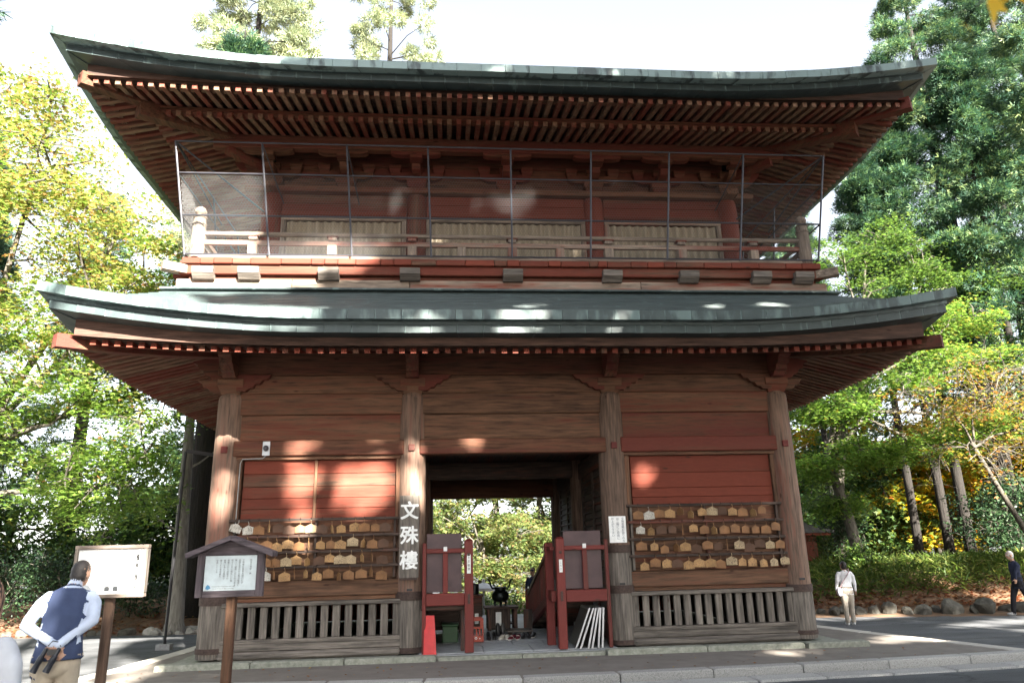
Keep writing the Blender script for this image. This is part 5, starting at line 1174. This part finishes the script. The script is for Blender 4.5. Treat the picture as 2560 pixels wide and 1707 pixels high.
g_ = leaf_cloud('scattered_leaves', np.stack([X, Yb, Z], 1), np.stack([nr.normal(0, .2, n), nr.normal(0, .2, n), np.ones(n)], 1), nr.uniform(.018, .04, n), STAR, palette(n, [(.22, .09, .03), (.3, .2, .06), (.12, .06, .03)], (2, 1, 2)), leaf_b, None)
tag(g_, 'small dry leaves scattered over the paved walk', 'leaves', kind='stuff')
def rock(x, y, r, h, seed):
    rr = random.Random(seed); bm = bmesh.new(); bmesh.ops.create_icosphere(bm, subdivisions=2, radius=1)
    ax = [Vector((rr.gauss(0, 1), rr.gauss(0, 1), rr.gauss(0, .8))).normalized() for _ in range(11)]; dd = [rr.uniform(.5, .8) for _ in ax]
    for v in bm.verts:
        for a, d in zip(ax, dd):
            e = v.co.dot(a)-d
            if e > 0: v.co -= a*e
        v.co = Vector((v.co.x*r, v.co.y*r*rr.uniform(.7, .75), max(v.co.z, -.5)*h))
    m = MB(); z = GH(x, y); m.add([(x+v.co.x, y+v.co.y, z+.25*h+v.co.z) for v in bm.verts], [[v.index for v in f.verts] for f in bm.faces]); bm.free(); return m
i = 0
x = 7.6
while x < 17:
    r = rnd.uniform(.16, .42) if x > 11 else rnd.uniform(.14, .30); h = r*rnd.uniform(.7, 1.05); y = 5.75-.25*(x-9)+rnd.uniform(-.08, .12)
    tag(rock(x, y, r, h, 100+i).build('rock', rockm, base=True), 'rough grey rock in the row edging the bank along the road', 'rock', 'rocks edging the bank'); x += r*1.55; i += 1
for a in np.linspace(0, 2*math.pi, 13)[:-1]:
    x, y = -7.75+.52*math.cos(a), 6.85+.42*math.sin(a); r = rnd.uniform(.12, .2)
    tag(rock(x, y, r, r*.8, 200+int(a*10)).build('rock', noisy('pale rock', (.16, .15, .135), (.32, .305, .28), 6, .9, .6, 8), base=True), 'pale stone in the ring round the bleached trunk', 'rock', 'stones ringing the dead trunk')
x = -14.
while x < -8.5:
    r = rnd.uniform(.13, .26); y = 6.75+.12*(-8-x)+rnd.uniform(-.05, .1); tag(rock(x, y, r, r*.7, 300+i).build('rock', rockm, base=True), 'low rock edging the mound left of the bleached trunk', 'rock', 'rocks edging the left mound'); x += r*2.2; i += 1
# yellow leaf on a twig close to the camera
def camp(u, v, d): return CAM+ray(u, v)*d
tw = empty('maple_twig', tuple(camp(2475, -40, 1.0))); a_, b_ = camp(2520, -60, 1.0), camp(2440, 18, 1.0)
MB().tube([tuple(camp(2600, -160, 1.05)), tuple(a_), tuple(b_)], [.004, .003, .001], 5).build('stem', bark_m, tw)
nr = np.random.default_rng(5)
for (u, v, d), nn, sz in (((2480, 10, 1.0), (.2, -.9, -.3), .036), ((2420, 70, .99), (.5, -.7, .5), .014), ((2530, -20, 1.02), (-.3, -.8, .2), .034)):
    leaf_cloud('leaf', np.array([camp(u, v, d)]), np.array([nn]), np.array([sz]), STAR, np.array([[.55, .35, .03]]), leaf_b, tw)
tag(tw, 'yellow maple leaf on a twig hanging close to the viewer', 'leaf')

# ------------------------------------------------------------------ tall trees behind the viewer: they shade the forecourt and let the sun through in places
SR = np.array([math.cos(SUN_AZ), math.sin(SUN_AZ), 0.]); SUP = np.cross(SUND, SR); SUP = SUP if SUP[2] > 0 else -SUP
def ab(p): p = np.asarray(p); return np.array([p @ SR, p @ SUP])
GAPS = []          # openings shaped into the unseen foliage so sun patches land on the gate
def gap(u, v, ru, rv, y):     # picture position (2352 wide), half sizes in pixels, depth plane
    k = 2560/2352; p = onY(u*k, v*k, y); s = (p-CAM) @ CF/FPX*k
    GAPS.append((*ab(p), ru*s*.96, rv*s*.9))
BIG = ((230, 110, 200, 60, -2.5), (520, 150, 170, 18, -2.4), (470, 510, 110, 150, -.95), (620, 615, 260, 26, -.95), (590, 660, 240, 14, -.8), (215, 700, 130, 45, -2.2), (560, 730, 160, 34, -2.15), (215, 780, 60, 22, -1.9), (360, 800, 110, 10, -1.85))
for g in BIG: gap(*g)
SMALL = ((975, 755, 26, 14, -2.1), (1185, 750, 60, 18, -2.1), (1440, 748, 45, 14, -2.1), (1190, 712, 100, 6, -1.7), (1700, 705, 100, 6, -1.7), (950, 805, 40, 6, -1.9),
          (684, 1080, 30, 75, -.1), (690, 1230, 18, 70, -.15), (838, 1120, 58, 58, -.08), (958, 1080, 22, 80, -.25), (500, 1140, 20, 60, -.2), (1085, 1020, 40, 14, -.2),
          (850, 572, 70, 10, -.2), (1120, 575, 80, 10, -.2), (1235, 462, 30, 26, -1.05), (1120, 192, 50, 4, -2.4), (760, 600, 30, 8, -.95), (1480, 1090, 24, 20, -.1))
NBIG = len(GAPS)
for g in SMALL: gap(*g)
NSM = len(GAPS)
def gapw(p, ra, rb): GAPS.append((*ab(p), ra, rb))
gapw((-4.08, -5.75, 1.44), .34, .28); gapw((-4.2, -6.3, 1.12), .16, .14); gapw((-3.4, -4.5, 1.0), .1, .02);
gapw((-5.5, -3.5, -.2), 1.2, .12); gapw((4.2, -1., -.08), .5, .05); gapw((8., 4.8, -.2), 2.2, .12); gapw((11., 3.2, -.2), 2.2, .10); gapw((7.1, .2, -.08), 1.2, .08); gapw((10., 1.2, -.2), 2., .06); gapw((12.1, 8.6, 1.6), .4, .9); gapw((7.9, 5.4, .0), .25, .2); gapw((14., 6., 1.5), 1.2, .6)
gapw((9.6, 8.2, 4.4), 1.2, .35); gapw((13., 8., 5.), 1.6, .6)
GA = np.array(GAPS)
nr = np.random.default_rng(91)
ns = 5200; A_ = nr.uniform(-7.6, 13.5, ns); B_ = nr.uniform(-6.5, 9.6, ns)
thin = (A_ > 9.5) & (nr.uniform(0, 1, ns) < .45); A_, B_ = A_[~thin], B_[~thin]; ns = len(A_)
T_ = nr.uniform(24, 37, ns)
per = 11
a = (A_[:, None]+nr.normal(0, .42, (ns, per))).ravel(); b_ = (B_[:, None]+nr.normal(0, .42, (ns, per))).ravel(); t_ = (T_[:, None]+nr.normal(0, .5, (ns, per))).ravel()
wob = nr.normal(0, .04, len(a))
ins = np.zeros(len(a), bool)
for gi, (ga, gb, ra, rb) in enumerate(GA):
    mg = .24 if gi < NBIG else .11 if gi < NSM else .2
    ins |= ((a-ga)/(ra+mg))**2+((b_-gb)/(rb+mg))**2 < 1+wob
edge_ok = a > np.where(b_ > -.6, -5.5, -7.2)+.4*np.sin(b_*1.7)
k = ~ins & edge_ok; a, b_, t_ = a[k], b_[k], t_[k]
P = a[:, None]*SR+b_[:, None]*SUP+t_[:, None]*SUND
P = P[P[:, 2] > 3.5]
SITES = [(1.5, -27.), (6., -34.), (10.5, -26.), (14.5, -32.), (8., -21.5), (-1., -33.), (19., -27)]
own = np.argmin(np.stack([np.hypot(P[:, 0]-x, P[:, 1]-y) for x, y in SITES], 1), 1)
for i, (x, y) in enumerate(SITES):
    Q = P[own == i]
    if len(Q) < 30: continue
    top = Q[:, 2].max(); z = GH(x, y); r = empty('shade_tree', (x, y, z)); t = MB()
    t.tube([(x, y, z-.2), (x+.1, y, z+1), (x-.1, y+.1, top*.5), (x, y, top)], [.55, .42, .3, .06], 10)
    for j in range(0, len(Q), max(1, len(Q)//40)):
        q = Vector(Q[j]); s = Vector((x, y, max(z+3, q.z*.8))); t.tube([s, s.lerp(q, .5)+Vector((0, 0, .4)), q], [.09, .05, .015], 5, cap=False)
    t.build('trunk', bark_c, r, smooth='all'); n = len(Q)
    leaf_cloud('crown', Q, rdir(n)*.9+SUND*.6, nr.uniform(.34, .52, n), OVAL, palette(n, CEDAR+GREEN[:1], (1, 2, 2, 1, 1)), leaf_s, r)
    tag(r, 'tall evergreen standing behind the viewer and shading the forecourt', 'tree', 'shade trees across the road')

# the unseen wood across the road: cedars added to deepen the shade
for i, (x, y, sc) in enumerate(((-9, -34, 1.), (-15, -31, 1.), (-21, -26, .95), (-26, -18, .95), (-29, -8, .9), (22, -36, .95), (27, -27, .9), (31, -17, .9), (33, -5, .9), (3, -44, .9), (13, -43, 1.), (-4, -38, 1.), (-12, -40, 1.1), (-19, -35, 1.1), (-25, -28, 1.1), (-31, -16, 1.), (18, -44, 1.1), (29, -36, 1.1))):
    copy_tree(ced if i % 2 else ced2, (x, y, GH(x, y)), i*1.3, sc, 'dark cedar in the unseen wood behind the viewer', 'cedars in the unseen wood across the road')

# ------------------------------------------------------------------ people
from mathutils.kdtree import KDTree
skin = noisy('skin', (.42, .24, .16), (.50, .30, .21), 14, .55)
hair_k = noisy('dark hair', (.012, .010, .010), (.035, .028, .025), 40, .5, .3, stretch=(3, 3, 1)); hair_g = noisy('grey white hair', (.45, .43, .41), (.62, .6, .58), 40, .6, .3)
def cloth(name, c, s=6): return noisy(name, [q*.8 for q in c], [min(1, q*1.12) for q in c], s, .9, .25, 5, spec=.15)
class Body:
    def __init__(s): s.m = MB(); s.lab = []
    def mark(s, l): s.lab += [l]*(len(s.m.v)-len(s.lab))
    def loft(s, secs, lab, n=20):       # secs: (centre, lateral vector, half width, half depth)
        v = []; k = len(secs)
        for i, (c, L, rx, ry) in enumerate(secs):
            c = Vector(c); T = (Vector(secs[min(i+1, k-1)][0])-Vector(secs[max(i-1, 0)][0])).normalized(); L = Vector(L); L = (L-T*L.dot(T)).normalized(); Fv = T.cross(L)
            for j in range(n):
                a = 2*math.pi*j/n; ca, sa = math.cos(a), math.sin(a); q = 2.5
                e = (abs(ca)**q+abs(sa)**q)**(-1/q); v.append(c+L*rx*ca*e+Fv*ry*sa*e)
        s.m.add(v, [(i*n+j, i*n+(j+1) % n, (i+1)*n+(j+1) % n, (i+1)*n+j) for i in range(k-1) for j in range(n)]+[tuple(range(n))[::-1], tuple(range((k-1)*n, k*n))]); s.mark(lab)
    def tube(s, path, rad, lab, n=12):
        P = [Vector(p) for p in path]; PP = []; RR = []
        for i in range(len(P)-1):
            for q in range(6): t = q/6; PP.append(P[i].lerp(P[i+1], t)); RR.append(rad[i]*(1-t)+rad[i+1]*t)
        PP.append(P[-1]); RR.append(rad[-1]); s.m.tube(PP, RR, n); s.mark(lab); s.m.ell(P[-1], (rad[-1],)*3, 10, 8); s.mark(lab); s.m.ell(P[0], (rad[0],)*3, 10, 8); s.mark(lab)
    def ell(s, c, r, lab, R=None, n=18, k=14): s.m.ell(c, r, n, k, R=R); s.mark(lab)
    def head(s, c, yaw=0, pitch=0, hair=True, sc=1., long=0.):
        R = Matrix.Rotation(yaw, 3, 'Z') @ Matrix.Rotation(pitch, 3, 'X'); c = Vector(c); f = lambda q: c+R @ Vector(q)*sc
        s.ell(c, (.074*sc, .092*sc, .108*sc), 'skin', R); s.ell(f((0, .03, -.05)), (.055*sc, .062*sc, .068*sc), 'skin', R)
        s.ell(f((0, .098, -.012)), (.013, .018, .024), 'skin', R); s.ell(f((0, .088, -.055)), (.022, .012, .008), 'lip', R)
        for g in (-1, 1):
            s.ell(f((g*.076, .0, -.012)), (.011, .020, .032), 'skin', R); s.ell(f((g*.03, .083, .012)), (.014, .010, .007), 'eye', R)
        if hair:
            s.ell(f((0, -.014, .022)), (.083*sc, .094*sc, .100*sc), 'hair', R); s.ell(f((0, -.035, -.03)), (.076*sc, .068*sc, .07*sc), 'hair', R)
            if long: s.ell(f((0, -.045, -.07-long/2)), (.075, .055, .07+long/2), 'hair', R)
        return R
    def hand(s, w, d, side, lab='skin', curl=.4):
        """palm from wrist w along d; side: unit vector across the knuckles towards the thumb"""
        w = Vector(w); d = Vector(d).normalized(); sd = Vector(side); sd = (sd-d*sd.dot(d)).normalized(); nn = d.cross(sd)
        R = Matrix((sd, d, nn)).transposed(); s.ell(w+d*.045, (.040, .052, .016), lab, R, 12, 8)
        for k, (o, L) in enumerate(((.03, .066), (.010, .076), (-.010, .070), (-.029, .054))):
            a = w+d*.085+sd*o; b = a+(d*(1-curl*.3)+nn*curl*.5)*L*.5; e = b+(d*(1-curl)+nn*curl)*L*.5; s.tube([a-d*.02, a, b, e], [.0095, .0095, .0088, .0075], lab, 8)
        a = w+d*.025+sd*.034; s.tube([a, a+(d*.6+sd*.7)*.04, a+(d*1.1+sd*.7+nn*.3)*.062], [.012, .0105, .009], lab, 8)
    def finish(s, name, label, loc, rz, mats, voxel=.011, cat='person', smooth=4, scale=1., relabel=None):
        src = bpy.data.meshes.new('src'); src.from_pydata(s.m.v, [], s.m.f); o = bpy.data.objects.new('src', src); col.objects.link(o)
        md = o.modifiers.new('r', 'REMESH'); md.mode = 'VOXEL'; md.voxel_size = voxel; md.use_smooth_shade = True
        ms = o.modifiers.new('s', 'SMOOTH'); ms.factor = .5; ms.iterations = smooth
        dg = bpy.context.evaluated_depsgraph_get(); me = bpy.data.meshes.new_from_object(o.evaluated_get(dg)); bpy.data.objects.remove(o)
        kd = KDTree(len(s.m.v))
        for i, q in enumerate(s.m.v): kd.insert(q, i)
        kd.balance(); names = list(mats); me.materials.clear()
        for q in names: me.materials.append(mats[q])
        idx = []
        for p in me.polygons:
            l = s.lab[kd.find(p.center)[1]]; l = relabel(p.center, l) if relabel else l; idx.append(names.index(l) if l in names else names.index({'lip': 'skin', 'eye': 'hair'}.get(l, 'skin')) if l in ('lip', 'eye') else 0)
        me.polygons.foreach_set('material_index', idx); me.polygons.foreach_set('use_smooth', [True]*len(idx))
        M = Matrix.Rotation(rz, 4, 'Z') @ Matrix.Scale(scale/S, 4); me.transform(M); me.name = name; bpy.data.meshes.remove(src)
        return tag(put(name, me, loc), label, cat)
LX = (1, 0, 0)
def place(p, loc, rz, scale=1.): return Vector(loc)+Matrix.Rotation(rz, 3, 'Z') @ (Vector(p)*(scale/S))
# --- the man in the vest, bent towards the notice board, binoculars held behind his back
g0 = GH(-4.19, -6.35); loc = (-4.10, -6.35, g0); rz = .24
b = Body()
b.loft([((0, -.02, .79), LX, .205, .155), ((0, -.02, .86), LX, .19, .145), ((0, .0, .98), LX, .172, .128), ((0, .05, 1.11), LX, .180, .128), ((0, .12, 1.24), LX, .185, .115), ((0, .17, 1.335), LX, .165, .09), ((0, .20, 1.38), LX, .09, .065)], 'vest', 26)
b.loft([((-.15, .03, .66), LX, .06, .10), ((-.14, .01, .80), LX, .07, .12)], 'vest')
b.loft([((.01, .19, 1.365), LX, .072, .066), ((.015, .215, 1.41), LX, .064, .06), ((.018, .225, 1.425), LX, .06, .057)], 'shirt')
b.tube([(.015, .21, 1.39), (.03, .25, 1.46)], [.055, .052], 'skin'); b.head((.045, .275, 1.515), -.45, -.22)
for sg, el, wr in ((-1, (-.285, -.03, 1.085), (-.03, -.165, .935)), (1, (.245, -.02, 1.105), (.03, -.17, .925))):
    b.tube([(sg*.165, .16, 1.305), (sg*.215, .11, 1.245), el, wr], [.062, .064, .053, .036], 'shirt', 14)
    b.hand(wr, (.25*-sg, -.1, -.9), (-sg, 0, .2), curl=.9)
for sg in (-1, 1): b.tube([(sg*.085, -.02, .76), (sg*.095, .0, .62), (sg*.10, .02, .44), (sg*.10, -.02, .10)], [.105, .093, .072, .062], 'trouser', 16); b.ell((sg*.10, .06, .045), (.045, .13, .045), 'shoe')
b.ell((0, -.04, .74), (.16, .115, .11), 'trouser')
def vest_fix(c, l):
    back = np.interp(c.z, [.79, .86, .98, 1.11, 1.24, 1.335, 1.38], [-.175, -.165, -.128, -.078, .005, .08, .135])
    if l in ('shirt', 'trouser') and abs(c.x) < .150 and .80 < c.z < 1.352 and c.y > back-.016: return 'vest'
    return l
b.finish('person', 'person in a navy vest and pale blue shirt bending towards the white notice board', loc, rz, {'vest': cloth('navy vest', (.045, .06, .115)), 'shirt': cloth('pale blue shirt', (.50, .56, .68)), 'trouser': cloth('beige trousers', (.46, .39, .30)), 'skin': skin, 'hair': hair_k, 'shoe': blk}, .0095, relabel=vest_fix)
bn = empty('binoculars', tuple(place((-.06, -.21, .76), loc, rz)))
d = Vector((-.38, -.05, -.9)).normalized()
for k, (ox, oz) in enumerate(((-.055, .905), (.045, .90))):
    p = Vector((ox, -.215, oz)); pts = [p, p+d*.07, p+d*.075, p+d*.125, p+d*.13, p+d*.205]
    MB().tube([place(q, loc, rz) for q in pts], [r/S for r in (.017, .019, .026, .027, .024, .030)], 14).build('barrel', plain('black rubber armour', (.02, .022, .03), .35), bn, smooth=True)
    MB().tube([place(p+d*.2055, loc, rz), place(p+d*.208, loc, rz)], .026/S, 14).build('lens', plain('lens glass', (.05, .06, .09), .08), bn, smooth=True)
MB().beam(place(Vector((-.045, -.215, .87)), loc, rz), place(Vector((.03, -.215, .865)), loc, rz), .03, .04).build('bridge', blk, bn)
MB().tube([place(q, loc, rz) for q in ((-.05, -.20, .92), (-.02, -.19, .96), (.02, -.19, .95), (.05, -.20, .91))], .004, 5).build('strap', blk, bn)
tag(bn, 'black binoculars held behind the back of the man in the vest', 'binoculars')
# --- a neutral standing figure used for the others
def standing(h=1.6, lean=0., step=0., arms=((-.24, -.02, .95), (.24, .0, .95)), hands=True, skirt=None, top='shirt', long=0., jack=0.):
    b = Body(); k = h/1.65
    P = lambda x, y, z: (x*k, y*k+lean*z, z*k)
    b.loft([(P(0, 0, .80-jack), LX, .165*k, .115*k), (P(0, 0, .92), LX, .168*k, .118*k), (P(0, .0, 1.05), LX, .148*k, .105*k), (P(0, .01, 1.2), LX, .168*k, .11*k), (P(0, 0, 1.32), LX, .17*k, .095*k), (P(0, -.01, 1.385), LX, .10*k, .065*k), (P(0, -.005, 1.41), LX, .06*k, .055*k)], top, 24)
    b.tube([P(0, -.005, 1.38), P(0, .015, 1.46)], [.05*k, .047*k], 'skin')
    for sg, wr in zip((-1, 1), arms):
        el = (sg*.235, (wr[1]-.03), 1.10+(wr[2]-.95)*.5); b.tube([P(sg*.155, 0, 1.335), P(sg*.20, -.01, 1.26), P(*el), P(*wr)], [.055*k, .056*k, .045*k, .034*k], top, 12)
        if hands: b.hand(P(*wr), (0, .12, -1), (0, 1, 0), curl=.45)
    for sg in (-1, 1):
        y1 = sg*step; b.tube([P(sg*.08, 0, .86), P(sg*.09, y1*.35, .66), P(sg*.09, y1*.6+.02, .47), P(sg*.095, y1-.02*0, .10)], [.10*k, .088*k, .07*k, .058*k], 'trouser', 14); b.ell(P(sg*.095, y1+.06, .045), (.042*k, .125*k, .045*k), 'shoe')
    b.ell(P(0, -.03, .86), (.155*k, .105*k, .10*k), 'trouser')
    return b, P
# --- woman in white by the right corner
W0 = (7.62, 3.62); loc = (*W0, GH(*W0)); rz = -.15
b, P = standing(1.56, 0., .05, ((-.26, .02, .92), (.245, .03, .90)))
b.head(P(0, .02, 1.54), .25, .1, sc=.95)
b.finish('person', 'person in a white shirt and beige trousers standing on the road beyond the corner column', loc, rz, {'shirt': cloth('white cotton shirt', (.78, .78, .80)), 'trouser': cloth('grey beige trousers', (.36, .32, .27)), 'skin': skin, 'hair': hair_k, 'shoe': plain('white shoes', (.7, .7, .7), .6)}, .012)
bg_ = empty('shoulder_bag', tuple(place((-.21, -.05, .8), loc, rz)))
M_ = MB(); sec = []
for z, w, d_ in ((.72, .06, .035), (.75, .105, .06), (.82, .115, .065), (.90, .09, .05), (.93, .06, .02)):
    for j in range(14): a = 2*math.pi*j/14; sec.append(place((-.215+.3*0+w*.55*math.cos(a), -.10+d_*math.sin(a), z), loc, rz))
M_.add(sec, [(i*14+j, i*14+(j+1) % 14, (i+1)*14+(j+1) % 14, (i+1)*14+j) for i in range(4) for j in range(14)]+[tuple(range(14))[::-1], tuple(range(56, 70))]); M_.build('pouch', cloth('pale lilac canvas', (.55, .53, .60)), bg_, smooth=True)
MB().tube([place(q, loc, rz) for q in ((-.20, -.13, .92), (-.12, -.135, 1.05), (0, -.135, 1.2), (.09, -.10, 1.32), (.10, -.03, 1.375), (.09, .06, 1.34))], .009, 6).build('strap', cloth('pink strap', (.5, .35, .36)), bg_)
tag(bg_, 'pale lilac shoulder bag on the hip of the person in white', 'bag')
# --- walking man at the right
loc = (12.25, 4.35, GH(12.25, 4.35)); rz = 1.35
b, P = standing(1.68, .03, .22, ((-.24, .14, .96), (.24, -.10, .96)), jack=.10); b.head(P(0, .05, 1.56), 0, -.1)
b.finish('person', 'person with white hair in a dark navy coat walking past the bank', loc, rz, {'shirt': cloth('dark navy coat', (.03, .035, .06)), 'trouser': cloth('black trousers', (.02, .02, .024)), 'skin': skin, 'hair': hair_g, 'shoe': plain('grey shoes', (.3, .3, .3), .6)}, .013)
# --- near person cut by the left edge
loc = (-2.91, -9.55, GH(-2.91, -9.55)); rz = -.1
b, P = standing(1.56, .0, .03); b.head(P(0, .02, 1.54), -.2, 0, sc=1.05, long=.05)
b.finish('person', 'person with black hair in a light grey shirt standing closest to the viewer', loc, rz, {'shirt': cloth('light grey shirt', (.55, .57, .62)), 'trouser': cloth('dark trousers', (.05, .05, .06)), 'skin': skin, 'hair': hair_k, 'shoe': blk}, .012)
# --- two people behind the gate
pt = onY(1050+612*.2296, 1300+570*.2296, 8.6); loc = (pt[0]-.1, 8.6, pt[2]-1.58/S)
b, P = standing(1.60, .02, .1); b.head(P(0, .03, 1.56), .5, 0)
b.finish('person', 'person in black clothes passing behind the red post', (loc[0], loc[1], GH(loc[0], 8.6)), 2.2, {'shirt': cloth('black coat', (.015, .016, .02)), 'trouser': cloth('black trousers 2', (.02, .02, .024)), 'skin': skin, 'hair': hair_k, 'shoe': blk}, .014)
pt = onY(1050+1232*.2296, 1300+590*.2296, 7.9); loc = (pt[0], 7.9, GH(pt[0], 7.9))
b, P = standing(1.66, .02, .08); R = b.head(P(0, .03, 1.56), 0, 0, hair=False); b.ell(P(0, .0, 1.605), (.083, .098, .075), 'cap'); b.ell(P(0, .10, 1.60), (.07, .07, .012), 'cap')
b.finish('person', 'person in a navy cap and jacket behind the stair balustrade', loc, 2.7, {'shirt': cloth('navy jacket', (.04, .05, .09)), 'trouser': cloth('grey trousers', (.2, .2, .2)), 'skin': skin, 'hair': hair_k, 'cap': cloth('navy cap', (.015, .02, .05)), 'shoe': blk}, .014)

# ------------------------------------------------------------------ survey units to metres
for me in bpy.data.meshes: me.transform(Matrix.Scale(S, 4))
for o in bpy.data.objects:
    if o.type in ('MESH', 'EMPTY'): o.location = o.location*S
